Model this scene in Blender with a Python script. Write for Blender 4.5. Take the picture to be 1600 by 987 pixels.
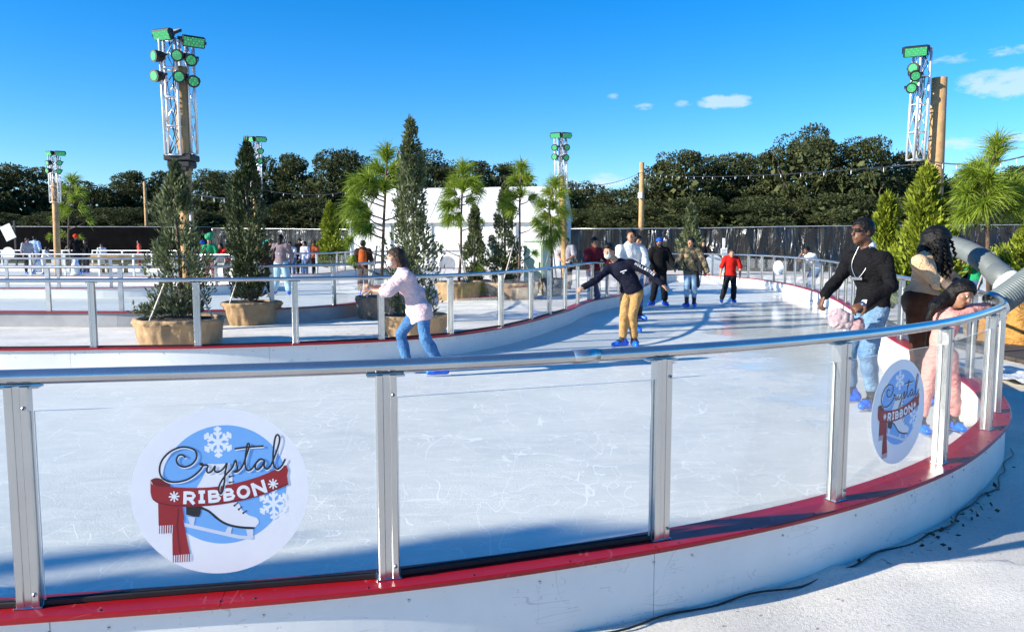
import bpy, math, random
import numpy as np
from mathutils import Vector, Matrix

for o in list(bpy.data.objects):
    bpy.data.objects.remove(o)
S = bpy.context.scene
COL = S.collection
rad = math.radians
# ------------------------------------------------------------------ camera
CAMZ, PITCH, F = 1.65, rad(5.41), 1220.0
cam = bpy.data.cameras.new('camera')
camo = bpy.data.objects.new('camera', cam)
COL.objects.link(camo)
camo.location = (0, 0, CAMZ)
camo.rotation_euler = (math.pi/2 - PITCH, 0, 0)
cam.sensor_width = 36
cam.lens = 36*F/1600
cam.clip_start = .05
cam.clip_end = 3000
S.camera = camo
# ------------------------------------------------------------------ sun, sky, exposure
SUN_AZ, SUN_EL = 19.0, 19.5          # light comes from the left and a little behind the camera
sdir = Vector((-math.cos(rad(SUN_AZ))*math.cos(rad(SUN_EL)), -math.sin(rad(SUN_AZ))*math.cos(rad(SUN_EL)), math.sin(rad(SUN_EL))))
sun = bpy.data.lights.new('sun', 'SUN')
sun.energy = 5.0
sun.angle = rad(.5)
sun.color = (1.0, .93, .80)
suno = bpy.data.objects.new('sun', sun)
COL.objects.link(suno)
suno.rotation_euler = sdir.to_track_quat('Z', 'Y').to_euler()
W = bpy.data.worlds.new('World')
S.world = W
W.use_nodes = True
wn, wl = W.node_tree.nodes, W.node_tree.links
bg = wn['Background']
sky = wn.new('ShaderNodeTexSky')
sky.sky_type = 'NISHITA'
sky.sun_disc = False
sky.sun_elevation = rad(SUN_EL)
sky.sun_rotation = math.atan2(sdir.x, sdir.y) % (2*math.pi)
sky.air_density = 1.0
sky.dust_density = 0.1
sky.ozone_density = 4.0
hs = wn.new('ShaderNodeHueSaturation')
hs.inputs['Saturation'].default_value = 1.25
tint = wn.new('ShaderNodeMix'); tint.data_type = 'RGBA'; tint.blend_type = 'MULTIPLY'; tint.inputs['Factor'].default_value = 1.0
wl.new(sky.outputs[0], tint.inputs['A']); tint.inputs['B'].default_value = (.74, .84, 1.0, 1)
wl.new(tint.outputs['Result'], hs.inputs['Color'])
bg.inputs[1].default_value = .115

def cloud_dir(px, py):
    d = Vector(((px-800)/F, 0, 0)) + Vector((0, math.cos(PITCH), -math.sin(PITCH))) + (493.5-py)/F*Vector((0, math.sin(PITCH), math.cos(PITCH)))
    return d.normalized()
# small fair-weather clouds, low in the sky, in world directions
geo = wn.new('ShaderNodeTexCoord')
noi = wn.new('ShaderNodeTexNoise')
noi.inputs['Scale'].default_value = 38
noi.inputs['Detail'].default_value = 7
noi.inputs['Roughness'].default_value = .62
mp = wn.new('ShaderNodeMapping')
mp.inputs['Scale'].default_value = (1, 1, 2.4)
wl.new(geo.outputs['Generated'], mp.inputs[0])
wl.new(mp.outputs[0], noi.inputs['Vector'])
def wmath(op, a, b=None):
    n = wn.new('ShaderNodeMath'); n.operation = op
    for i, v in enumerate((a, b)):
        if v is None: continue
        if isinstance(v, (int, float)): n.inputs[i].default_value = v
        else: wl.new(v, n.inputs[i])
    return n.outputs[0]
tot = None
for (px, py, rx, ry, st) in [(1133, 159, 46, 13, 1.0), (1008, 167, 22, 7, .5), (962, 150, 16, 6, .3), (1068, 162, 18, 7, .4), (1575, 130, 75, 24, .85),
                             (1500, 224, 60, 12, .6), (1590, 76, 60, 10, .45), (1480, 92, 50, 10, .3), (940, 283, 70, 15, .7), (1590, 213, 60, 10, .6)]:
    d = cloud_dir(px, py)
    r = Vector((d.y, -d.x, 0)).normalized()
    u = r.cross(d)
    vals = []
    for ax, w_ in ((r, rx/F), (u, ry/F)):
        dp = wn.new('ShaderNodeVectorMath'); dp.operation = 'DOT_PRODUCT'
        wl.new(geo.outputs['Generated'], dp.inputs[0]); dp.inputs[1].default_value = ax
        q = wmath('DIVIDE', dp.outputs['Value'], w_)
        vals.append(wmath('MULTIPLY', q, q))
    e = wmath('SUBTRACT', 1.0, wmath('ADD', vals[0], vals[1]))
    e = wmath('MAXIMUM', e, 0.0)
    e = wmath('MULTIPLY', e, wmath('GREATER_THAN', wmath('SUBTRACT', 3.0, wmath('ADD', vals[0], vals[1])), 0))
    f = wn.new('ShaderNodeVectorMath'); f.operation = 'DOT_PRODUCT'
    wl.new(geo.outputs['Generated'], f.inputs[0]); f.inputs[1].default_value = d
    e = wmath('MULTIPLY', e, wmath('GREATER_THAN', f.outputs['Value'], 0.0))
    e = wmath('MULTIPLY', e, st)
    tot = e if tot is None else wmath('MAXIMUM', tot, e)
cl = wmath('MULTIPLY', wmath('SUBTRACT', wmath('ADD', noi.outputs[0], wmath('MULTIPLY', tot, .5)), .62), 2.6)
cl = wmath('MULTIPLY', cl, wmath('MINIMUM', wmath('MULTIPLY', tot, 3), 1.0))
cl = wmath('MINIMUM', wmath('MAXIMUM', cl, 0.0), .6)
mixc = wn.new('ShaderNodeMix'); mixc.data_type = 'RGBA'
wl.new(cl, mixc.inputs['Factor'])
wl.new(hs.outputs[0], mixc.inputs['A'])
mixc.inputs['B'].default_value = (3.6, 4.1, 5.2, 1)
wl.new(mixc.outputs['Result'], bg.inputs[0])
vs = S.view_settings
vs.view_transform = 'Standard'
vs.look = 'None'
vs.gamma = 1
vs.exposure = 1.05
vs.use_curve_mapping = False

# ------------------------------------------------------------------ pixel -> world helpers (layout only)
_fw = np.array([0, math.cos(PITCH), -math.sin(PITCH)]); _up = np.array([0, math.sin(PITCH), math.cos(PITCH)])
def ray(px, py):
    return np.array([(px-800)/F, 0, 0]) + _fw + _up*(493.5-py)/F
def G(px, py, z=0.0):                 # point on the level z
    d = ray(px, py); t = (z-CAMZ)/d[2]
    return np.array([0, 0, CAMZ]) + d*t
def Q(px, py, Y):                     # point at depth Y
    d = ray(px, py)
    return np.array([0, 0, CAMZ]) + d*(Y/d[1])

# ------------------------------------------------------------------ mesh helpers
def link(name, me, parent=None, mats=()):
    o = bpy.data.objects.new(name, me); COL.objects.link(o)
    for m in mats: me.materials.append(m)
    if parent is not None: o.parent = parent
    return o
def np_mesh(V, F_, smooth=True, mi=None):
    V = np.asarray(V, np.float32); F_ = np.asarray(F_, np.int32)
    me = bpy.data.meshes.new('m')
    n, k = F_.shape
    me.vertices.add(len(V)); me.vertices.foreach_set('co', V.ravel())
    me.loops.add(n*k); me.loops.foreach_set('vertex_index', F_.ravel())
    me.polygons.add(n); me.polygons.foreach_set('loop_start', np.arange(0, n*k, k, dtype=np.int32))
    me.polygons.foreach_set('loop_total', np.full(n, k, np.int32))
    if smooth: me.polygons.foreach_set('use_smooth', np.ones(n, bool))
    if mi is not None: me.polygons.foreach_set('material_index', np.asarray(mi, np.int32))
    me.update(calc_edges=True); me.validate()
    return me
class MB:                              # collects polygons of any size into one mesh
    def __init__(s): s.V = []; s.F = []; s.M = []; s.S = []
    def add(s, V, F_, m=0, smooth=False):
        b = len(s.V); s.V += [tuple(v) for v in V]
        for f in F_: s.F.append([i+b for i in f]); s.M.append(m); s.S.append(smooth)
        return s
    def box(s, c, size, ax=None, m=0, bev=0.0):
        c = Vector(c); hx, hy, hz = [q/2 for q in size]
        X, Y, Z = ax if ax else (Vector((1, 0, 0)), Vector((0, 1, 0)), Vector((0, 0, 1)))
        if bev <= 0:
            V = [c+X*a*hx+Y*b*hy+Z*d*hz for d in (-1, 1) for a, b in ((-1, -1), (1, -1), (1, 1), (-1, 1))]
            return s.add(V, [(3, 2, 1, 0), (4, 5, 6, 7), (0, 1, 5, 4), (1, 2, 6, 5), (2, 3, 7, 6), (3, 0, 4, 7)], m)
        b = min(bev, hx*.9, hy*.9, hz*.9)
        rings = []
        for dz, q in ((-hz, b), (-hz+b, 0), (hz-b, 0), (hz, b)):
            o = []
            for a, d in ((-1, -1), (1, -1), (1, 1), (-1, 1)):
                if a*d > 0: pts = [(a*(hx-q), d*(hy-b-q*.0)), (a*(hx-b-q*.0), d*(hy-q))] if False else [(a*(hx-q), d*(hy-b)), (a*(hx-b), d*(hy-q))]
                else: pts = [(a*(hx-b), d*(hy-q)), (a*(hx-q), d*(hy-b))]
                o += pts
            rings.append([c+X*x+Y*y+Z*dz for x, y in o])
        V = [p for r in rings for p in r]; Fs = [tuple(range(7, -1, -1)), tuple(range(24, 32))]
        for k in range(3):
            for i in range(8): j = (i+1) % 8; Fs.append((k*8+i, k*8+j, k*8+8+j, k*8+8+i))
        return s.add(V, Fs, m)
    def bar(s, a, b, w, h=None, m=0, up=Vector((0, 0, 1))):   # rectangular bar between two points
        a, b = Vector(a), Vector(b); z = (b-a); L = z.length; z.normalize()
        x = up.cross(z)
        if x.length < 1e-4: x = Vector((1, 0, 0)).cross(z)
        x.normalize(); y = z.cross(x)
        return s.box((a+b)/2, (w, h or w, L), (x, y, z), m)
    def tube(s, pts, r, n=8, m=0, smooth=True, cap=True, closed=False):
        pts = [Vector(p) for p in pts]; N = len(pts)
        rr = r if isinstance(r, (list, tuple, np.ndarray)) else [r]*N
        V = []; ref = None
        for i, p in enumerate(pts):
            if closed: t = pts[(i+1) % N]-pts[i-1]
            else: t = pts[min(i+1, N-1)]-pts[max(i-1, 0)]
            t.normalize()
            if ref is None: ref = Vector((0, 0, 1)) if abs(t.z) < .9 else Vector((1, 0, 0))
            x = ref.cross(t)
            if x.length < 1e-3: x = Vector((0, 1, 0)).cross(t)
            x.normalize(); y = t.cross(x); ref = -(x.cross(t)) if False else ref
            for k in range(n):
                a = 2*math.pi*k/n; V.append(p+(x*math.cos(a)+y*math.sin(a))*rr[i])
        Fs = []
        for i in range(N if closed else N-1):
            for k in range(n):
                j = (k+1) % n; i2 = (i+1) % N
                Fs.append((i*n+k, i*n+j, i2*n+j, i2*n+k))
        if cap and not closed: Fs += [tuple(range(n-1, -1, -1)), tuple((N-1)*n+k for k in range(n))]
        return s.add(V, Fs, m, smooth)
    def lathe(s, prof, c=(0, 0, 0), n=24, m=0, wob=None, smooth=True):
        V = []
        for i, (r, z) in enumerate(prof):
            for k in range(n):
                a = 2*math.pi*k/n; q = 1+(wob(a, i) if wob else 0)
                V.append((c[0]+r*q*math.cos(a), c[1]+r*q*math.sin(a), c[2]+z))
        Fs = []
        for i in range(len(prof)-1):
            for k in range(n):
                j = (k+1) % n; Fs.append((i*n+k, i*n+j, (i+1)*n+j, (i+1)*n+k))
        return s.add(V, Fs, m, smooth)
    def poly(s, pts, m=0): return s.add(pts, [tuple(range(len(pts)))], m)
    def build(s, name, mats, parent=None):
        me = bpy.data.meshes.new(name)
        me.from_pydata([tuple(v) for v in s.V], [], s.F)
        me.polygons.foreach_set('material_index', s.M)
        me.polygons.foreach_set('use_smooth', s.S)
        me.update()
        return link(name, me, parent, mats if isinstance(mats, (list, tuple)) else [mats])
def tag(o, label, cat, group=None):
    o['label'] = label; o['category'] = cat
    if group: o['group'] = group
    return o
def struct(o, kind='structure'): o['kind'] = kind; return o
def thing(name, label, cat, loc=(0, 0, 0), group=None, rz=0.0):
    o = bpy.data.objects.new(name, None); COL.objects.link(o)
    o.empty_display_size = .2
    o.location = [float(q) for q in loc]; o.rotation_euler = (0, 0, rz)
    return tag(o, label, cat, group)
def dup(root, loc, rz=0.0, label=None, group=None, scale=None):
    def cp(o, par):
        c = o.copy(); COL.objects.link(c)
        if par is not None: c.parent = par
        for ch in o.children: cp(ch, c)
        return c
    r = cp(root, None); r.location = [float(q) for q in loc]; r.rotation_euler = (0, 0, rz)
    if label: r['label'] = label
    if group: r['group'] = group
    if scale: r.scale = scale
    return r
def spline(P, step=.12, closed=False):
    P = [np.array(p, float) for p in P]; out = []
    n = len(P)
    for i in range(n-1):
        p0 = P[i-1] if i > 0 else 2*P[0]-P[1]
        p3 = P[i+2] if i+2 < n else 2*P[-1]-P[-2]
        p1, p2 = P[i], P[i+1]
        k = max(2, int(np.linalg.norm(p2-p1)/step))
        for t in np.linspace(0, 1, k, endpoint=False):
            out.append(.5*((2*p1)+(-p0+p2)*t+(2*p0-5*p1+4*p2-p3)*t*t+(-p0+3*p1-3*p2+p3)*t**3))
    out.append(P[-1])
    return np.array(out)

# ------------------------------------------------------------------ materials
def nmath(nt, op, a, b=None, c=None):
    n = nt.nodes.new('ShaderNodeMath'); n.operation = op
    for i, v in enumerate((a, b, c)):
        if v is None: continue
        if isinstance(v, (int, float)): n.inputs[i].default_value = v
        else: nt.links.new(v, n.inputs[i])
    return n.outputs[0]
def noise(nt, scale, detail=4, rough=.55, vec=None, dist=0):
    n = nt.nodes.new('ShaderNodeTexNoise')
    n.inputs['Scale'].default_value = scale; n.inputs['Detail'].default_value = detail
    n.inputs['Roughness'].default_value = rough; n.inputs['Distortion'].default_value = dist
    if vec is None:
        g = nt.nodes.new('ShaderNodeTexCoord'); vec = g.outputs['Object']
    nt.links.new(vec, n.inputs['Vector'])
    return n.outputs[0]
def ramp(nt, fac, stops):
    r = nt.nodes.new('ShaderNodeValToRGB'); nt.links.new(fac, r.inputs[0])
    e = r.color_ramp.elements
    while len(e) < len(stops): e.new(.5)
    for x, (p, c) in zip(e, stops):
        x.position = p; x.color = (*c, 1) if len(c) == 3 else c
    return r.outputs[0]
def mixc_(nt, f, a, b, bt='MIX'):
    m = nt.nodes.new('ShaderNodeMix'); m.data_type = 'RGBA'; m.blend_type = bt
    for k, v in (('Factor', f), ('A', a), ('B', b)):
        if isinstance(v, (int, float)): m.inputs[k].default_value = v
        elif isinstance(v, tuple): m.inputs[k].default_value = (*v, 1) if len(v) == 3 else v
        else: nt.links.new(v, m.inputs[k])
    return m.outputs['Result']
def bump(nt, h, strength, dist=.01):
    b = nt.nodes.new('ShaderNodeBump'); nt.links.new(h, b.inputs['Height'])
    b.inputs['Strength'].default_value = strength; b.inputs['Distance'].default_value = dist
    nt.links.new(b.outputs[0], nt.nodes['Principled BSDF'].inputs['Normal'])
def newmat(name):
    m = bpy.data.materials.new(name); m.use_nodes = True
    return m, m.node_tree, m.node_tree.nodes['Principled BSDF']
def mat(name, col, rough=.6, metal=0.0, var=.12, scale=6.0, bmp=0.0, bscale=60.0, bdist=.01, spec=None, col2=None, rvar=0.1):
    m, nt, p = newmat(name)
    c2 = col2 or tuple(max(0, q*(1-2*var)) for q in col)
    c1 = tuple(min(1, q*(1+var*.6)) for q in col) if not col2 else col
    n = noise(nt, scale, 5)
    nt.links.new(ramp(nt, n, [(.3, c2), (.7, c1)]), p.inputs['Base Color'])
    n2 = noise(nt, scale*3, 3)
    nt.links.new(nmath(nt, 'MULTIPLY_ADD', n2, rvar*2, max(.02, rough-rvar)), p.inputs['Roughness'])
    p.inputs['Metallic'].default_value = metal
    if spec is not None: p.inputs['Specular IOR Level'].default_value = spec
    if bmp: bump(nt, noise(nt, bscale, 4), bmp, bdist)
    return m
def leafmat(name, ca, cb, scale=2.5, trans=.3, rough=.6):
    m = bpy.data.materials.new(name); m.use_nodes = True
    nt = m.node_tree; p = nt.nodes['Principled BSDF']
    g = nt.nodes.new('ShaderNodeNewGeometry')
    info = nt.nodes.new('ShaderNodeObjectInfo')
    add = nt.nodes.new('ShaderNodeVectorMath'); add.operation = 'ADD'
    nt.links.new(g.outputs['Position'], add.inputs[0]); nt.links.new(info.outputs['Random'], add.inputs[1])
    n = noise(nt, scale, 3, .6, add.outputs[0])
    r_ = g.outputs['Random Per Island']
    f = nmath(nt, 'ADD', nmath(nt, 'MULTIPLY', n, .6), nmath(nt, 'MULTIPLY', r_, .4))
    c = ramp(nt, f, [(.25, ca), (.75, cb)])
    nt.links.new(c, p.inputs['Base Color'])
    p.inputs['Roughness'].default_value = rough
    p.inputs['Specular IOR Level'].default_value = .25
    t = nt.nodes.new('ShaderNodeBsdfTranslucent'); nt.links.new(c, t.inputs[0])
    mx = nt.nodes.new('ShaderNodeMixShader'); mx.inputs[0].default_value = trans
    nt.links.new(p.outputs[0], mx.inputs[1]); nt.links.new(t.outputs[0], mx.inputs[2])
    nt.links.new(mx.outputs[0], nt.nodes['Material Output'].inputs[0])
    return m
M = {}
M['alu'] = mat('brushed_aluminium', (.58, .58, .57), .24, 1.0, .04, 2.5, 0, rvar=.07)
M['alu_far'] = mat('weathered_aluminium', (.50, .51, .52), .38, .85, .1, 5)
M['rail'] = mat('polished_rail', (.55, .55, .54), .2, .9, .08, 3, .04, 50, rvar=.06)
M['white_board'] = mat('white_plastic_board', (.76, .765, .74), .42, 0, .09, 1.6, .06, 14)
M['grey_board'] = mat('grey_underframe', (.33, .34, .36), .6, 0, .15, 2)
def scuffed(name, base, dark, rough, marks=.35):
    m, nt, p = newmat(name)
    v = nt.nodes.new('ShaderNodeTexCoord').outputs['Object']
    c = ramp(nt, noise(nt, 1.4, 6, .65, v), [(.3, tuple(q*.88 for q in base)), (.65, base)])
    l = None
    for sx, sy, sz, sc, w in ((.3, .3, 2.2, 4, .003), (.5, .2, 3.0, 7, .004), (1.2, 1.2, .5, 6, .003)):
        q = nt.nodes.new('ShaderNodeMapping'); q.inputs['Scale'].default_value = (sx, sy, sz); q.inputs['Rotation'].default_value = (.2, .3, 0); nt.links.new(v, q.inputs[0])
        a = nmath(nt, 'LESS_THAN', nmath(nt, 'ABSOLUTE', nmath(nt, 'SUBTRACT', noise(nt, sc, 1, .4, q.outputs[0]), .5)), w)
        a = nmath(nt, 'MULTIPLY', a, nmath(nt, 'GREATER_THAN', noise(nt, 2.6, 3, .6, v), .55)); l = a if l is None else nmath(nt, 'MAXIMUM', l, a)
    sp = nmath(nt, 'GREATER_THAN', noise(nt, 38, 2, .5, v), .72)
    c = mixc_(nt, nmath(nt, 'MULTIPLY', nmath(nt, 'MAXIMUM', l, sp), marks), c, dark)
    nt.links.new(c, p.inputs['Base Color'])
    nt.links.new(nmath(nt, 'MULTIPLY_ADD', noise(nt, 6, 5, .7, v), .3, rough-.15), p.inputs['Roughness'])
    bump(nt, noise(nt, 9, 4, .6, v), .05, .02)
    return m
M['red_cap'] = mat('red_plastic_cap', (.33, .008, .022), .34, 0, .12, 3.5, .05, 60)
M['white_board'] = scuffed('white_plastic_board', (.77, .77, .74), (.28, .28, .29), .42)
M['red_cap'] = scuffed('red_plastic_cap', (.33, .004, .009), (.5, .22, .22), .38, .22)
M['rubber'] = mat('black_rubber', (.012, .012, .013), .5)
M['seam'] = mat('seam', (.3, .31, .33), .6)
M['black'] = mat('matt_black', (.012, .012, .014), .55)
M['white'] = mat('white_paint', (.78, .78, .77), .45, 0, .05)
M['burlap'] = mat('burlap', (.40, .26, .135), .9, 0, .26, 3, .6, 16, .025)
M['burlap_dark'] = mat('dark_burlap', (.24, .18, .13), .9, 0, .22, 5, .9, 11, .05)
M['soil'] = mat('soil', (.045, .03, .02), .95, 0, .3, 20, .6, 60)
M['bark'] = mat('bark', (.13, .085, .055), .9, 0, .3, 14, .8, 40)
M['oak_bark'] = mat('oak_bark', (.10, .085, .07), .9, 0, .3, 2, .8, 8)
M['wood'] = mat('pole_wood', (.50, .30, .13), .8, 0, .18, 5, .5, 30)
M['stake'] = mat('pale_stake', (.5, .45, .38), .8, 0, .2)
M['tan_wood'] = mat('tan_wood', (.5, .32, .12), .7, 0, .2)
M['deck'] = mat('dark_deck', (.07, .055, .045), .8, 0, .3, 3, .4, 30)
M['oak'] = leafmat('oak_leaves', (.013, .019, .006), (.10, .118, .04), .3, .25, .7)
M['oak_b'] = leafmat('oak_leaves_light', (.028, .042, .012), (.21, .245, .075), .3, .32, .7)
M['cedar'] = leafmat('cedar_sprays', (.034, .05, .022), (.20, .23, .10), 3, .25)
M['cedar_dark'] = leafmat('dark_cedar_sprays', (.014, .026, .011), (.085, .115, .042), 3, .12)
M['cedar_lime'] = leafmat('lime_cedar_sprays', (.07, .105, .008), (.30, .35, .03), 3, .25)
M['pine'] = leafmat('pine_needles', (.09, .15, .012), (.34, .44, .05), 4, .28)
M['pine_dry'] = leafmat('dry_pine_needles', (.16, .13, .03), (.28, .2, .05), 4, .2)

def glass_mat():
    m = bpy.data.materials.new('clear_panel'); m.use_nodes = True
    nt = m.node_tree; nt.nodes.remove(nt.nodes['Principled BSDF'])
    t = nt.nodes.new('ShaderNodeBsdfTransparent'); t.inputs[0].default_value = (.985, .99, .988, 1)
    g = nt.nodes.new('ShaderNodeBsdfGlossy'); g.inputs['Roughness'].default_value = .02
    fr = nt.nodes.new('ShaderNodeFresnel'); fr.inputs[0].default_value = 1.38
    f = nmath(nt, 'MULTIPLY', fr.outputs[0], .24)
    d = nt.nodes.new('ShaderNodeBsdfDiffuse'); d.inputs[0].default_value = (.8, .82, .83, 1)
    mx = nt.nodes.new('ShaderNodeMixShader'); nt.links.new(f, mx.inputs[0])
    m2 = nt.nodes.new('ShaderNodeMixShader')
    n = noise(nt, 3.5, 6, .7)
    nt.links.new(nmath(nt, 'MULTIPLY', nmath(nt, 'POWER', n, 4.0), .03), m2.inputs[0])
    nt.links.new(t.outputs[0], m2.inputs[1]); nt.links.new(d.outputs[0], m2.inputs[2])
    nt.links.new(m2.outputs[0], mx.inputs[1]); nt.links.new(g.outputs[0], mx.inputs[2])
    nt.links.new(mx.outputs[0], nt.nodes['Material Output'].inputs[0])
    return m
M['glass'] = glass_mat()
M['glass_edge'] = mat('panel_edge', (.62, .66, .65), .3)

def ice_mat():
    m, nt, p = newmat('skated_ice')
    tc = nt.nodes.new('ShaderNodeTexCoord'); v = tc.outputs['Object']
    big = noise(nt, .35, 5, .6, v)
    fmp = nt.nodes.new('ShaderNodeMapping'); fmp.inputs['Scale'].default_value = (.55, 1.2, 1); fmp.inputs['Rotation'].default_value = (0, 0, -.25); nt.links.new(v, fmp.inputs[0])
    fine = noise(nt, 6, 9, .74, fmp.outputs[0], .6)
    c = ramp(nt, big, [(.28, (.50, .535, .505)), (.72, (.74, .745, .67))])
    sn = ramp(nt, fine, [(.42, (0, 0, 0)), (.72, (1, 1, 1))])
    c = mixc_(nt, nmath(nt, 'MULTIPLY', sn, .5), c, (.82, .81, .73))
    # skate cuts: thin contour lines of several stretched noises
    lines = None
    for sx, sy, sc, rot, wd in ((.35, 1.4, 1.5, .5, .0016), (1.3, .3, 1.6, -.4, .0016), (.6, .9, 2.6, 1.2, .002), (.2, 1.5, 2.2, .15, .002), (1.0, .3, 2.9, .8, .002), (.5, .9, 4.1, 2.1, .0025), (.3, .8, 3.3, 2.7, .002), (.7, .4, 5.3, .35, .003)):
        mpn = nt.nodes.new('ShaderNodeMapping'); mpn.inputs['Scale'].default_value = (sx, sy, 1); mpn.inputs['Rotation'].default_value = (0, 0, rot)
        nt.links.new(v, mpn.inputs[0])
        n = noise(nt, sc, 1.0, .4, mpn.outputs[0], .3)
        a = nmath(nt, 'ABSOLUTE', nmath(nt, 'SUBTRACT', n, .5))
        l = nmath(nt, 'LESS_THAN', a, wd)
        brk = nmath(nt, 'GREATER_THAN', noise(nt, 2.3, 3, .6, mpn.outputs[0]), .49)
        l = nmath(nt, 'MULTIPLY', l, brk)
        lines = l if lines is None else nmath(nt, 'MAXIMUM', lines, l)
    c = mixc_(nt, nmath(nt, 'MULTIPLY', nmath(nt, 'MAXIMUM', lines, nmath(nt, 'GREATER_THAN', noise(nt, 45, 3, .6, v), .71)), .5), c, (.92, .93, .90))
    nt.links.new(c, p.inputs['Base Color'])
    # melt water film on the far bend
    sep = nt.nodes.new('ShaderNodeSeparateXYZ'); nt.links.new(v, sep.inputs[0])
    dx = nmath(nt, 'DIVIDE', nmath(nt, 'SUBTRACT', nmath(nt, 'SUBTRACT', sep.outputs[0], nmath(nt, 'MULTIPLY', sep.outputs[1], .36)), .6), 2.1)
    dy = nmath(nt, 'DIVIDE', nmath(nt, 'SUBTRACT', sep.outputs[1], 17.0), 9.0)
    wet = nmath(nt, 'SUBTRACT', 1.15, nmath(nt, 'ADD', nmath(nt, 'MULTIPLY', dx, dx), nmath(nt, 'MULTIPLY', dy, dy)))
    wn_ = noise(nt, .9, 4, .6, v)
    wet = nmath(nt, 'MULTIPLY', nmath(nt, 'ADD', wet, nmath(nt, 'MULTIPLY', nmath(nt, 'SUBTRACT', wn_, .5), 2.6)), 2.5)
    cl_ = nt.nodes.new('ShaderNodeClamp'); nt.links.new(wet, cl_.inputs[0]); wet = cl_.outputs[0]
    rg = nmath(nt, 'MULTIPLY_ADD', fine, .35, .28)
    mr = nt.nodes.new('ShaderNodeMix'); mr.data_type = 'FLOAT'
    nt.links.new(wet, mr.inputs[0]); nt.links.new(rg, mr.inputs[2]); mr.inputs[3].default_value = .10
    nt.links.new(mr.outputs[0], p.inputs['Roughness'])
    p.inputs['IOR'].default_value = 1.31
    h = nmath(nt, 'ADD', nmath(nt, 'MULTIPLY', fine, .6), nmath(nt, 'MULTIPLY', lines, -.6))
    h = nmath(nt, 'ADD', h, nmath(nt, 'MULTIPLY', noise(nt, 60, 3, .6, v), .3))
    h = nmath(nt, 'MULTIPLY', h, nmath(nt, 'SUBTRACT', 1.0, nmath(nt, 'MULTIPLY', wet, .9)))
    bump(nt, h, .5, .012)
    return m
M['ice'] = ice_mat()

def felt_mat():
    m, nt, p = newmat('felt_ground_cover')
    tc = nt.nodes.new('ShaderNodeTexCoord'); v = tc.outputs['Object']
    sp = noise(nt, 55, 5, .75, v)
    fib = noise(nt, 150, 3, .7, v)
    big = noise(nt, .8, 5, .6, v)
    c = ramp(nt, sp, [(.3, (.54, .51, .44)), (.5, (.74, .70, .62)), (.7, (.82, .78, .70))])
    c = mixc_(nt, ramp(nt, big, [(.35, (.45, .45, .45)), (.62, (0, 0, 0))]), c, (.40, .385, .36))
    c = mixc_(nt, ramp(nt, noise(nt, 22, 2, .4, v), [(.72, (0, 0, 0)), (.76, (.6, .6, .6))]), c, (.12, .10, .08))
    sep = nt.nodes.new('ShaderNodeSeparateXYZ'); nt.links.new(v, sep.inputs[0])
    far = nmath(nt, 'GREATER_THAN', sep.outputs[1], 62.0)
    c = mixc_(nt, far, c, ramp(nt, noise(nt, .2, 5, .6, v), [(.3, (.03, .045, .012)), (.7, (.07, .08, .03))]))
    nt.links.new(c, p.inputs['Base Color'])
    p.inputs['Roughness'].default_value = .92
    p.inputs['Specular IOR Level'].default_value = .15
    bump(nt, nmath(nt, 'ADD', nmath(nt, 'MULTIPLY', sp, .7), nmath(nt, 'MULTIPLY', fib, .5)), .7, .012)
    return m
M['felt'] = felt_mat()

def sheet_mat():
    m, nt, p = newmat('wrinkled_black_plastic')
    tc = nt.nodes.new('ShaderNodeTexCoord'); v = tc.outputs['Object']
    mpn = nt.nodes.new('ShaderNodeMapping'); mpn.inputs['Scale'].default_value = (2.0, 2.0, .42); mpn.inputs['Rotation'].default_value = (0, .55, 0)
    nt.links.new(v, mpn.inputs[0])
    n = noise(nt, .9, 3, .5, mpn.outputs[0], .9)
    p.inputs['Base Color'].default_value = (.008, .008, .009, 1)
    p.inputs['Roughness'].default_value = .24
    p.inputs['Specular IOR Level'].default_value = .5
    bump(nt, n, 1.0, .35)
    return m
M['sheet'] = sheet_mat()
M['mesh_fabric'] = mat('black_fence_fabric', (.004, .004, .005), .95, 0, .3, 1.5, .4, 3, .05, .05)
M['tent'] = mat('tent_pvc', (.80, .80, .78), .4, 0, .03, .8, .15, 1.2, .06)
M['tent_frame'] = mat('tent_frame', (.6, .61, .62), .4, .5)

def fabric(name, col, col2=None, bscale=17, bst=.8, rough=.85, scale=9, bd=.035):
    m, nt, p = newmat(name)
    n = noise(nt, scale, 5, .6)
    c2 = col2 or tuple(q*.7 for q in col)
    nt.links.new(ramp(nt, n, [(.32, c2), (.68, col)]), p.inputs['Base Color'])
    p.inputs['Roughness'].default_value = rough
    p.inputs['Specular IOR Level'].default_value = .1
    tc = nt.nodes.new('ShaderNodeTexCoord')
    mpn = nt.nodes.new('ShaderNodeMapping'); mpn.inputs['Scale'].default_value = (1, 1, 1.8)
    nt.links.new(tc.outputs['Object'], mpn.inputs[0])
    h = nmath(nt, 'ADD', noise(nt, bscale, 3, .5, mpn.outputs[0], 1.5), nmath(nt, 'MULTIPLY', noise(nt, 300, 2, .6), .08))
    bump(nt, h, bst, bd)
    return m
def skin(name, col):
    m, nt, p = newmat(name)
    n = noise(nt, 18, 4, .6)
    nt.links.new(ramp(nt, n, [(.3, tuple(q*.8 for q in col)), (.7, col)]), p.inputs['Base Color'])
    p.inputs['Roughness'].default_value = .48
    p.inputs['Subsurface Weight'].default_value = .08
    p.inputs['Subsurface Radius'].default_value = (.02, .008, .004)
    p.inputs['Subsurface Scale'].default_value = .2
    return m
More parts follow.
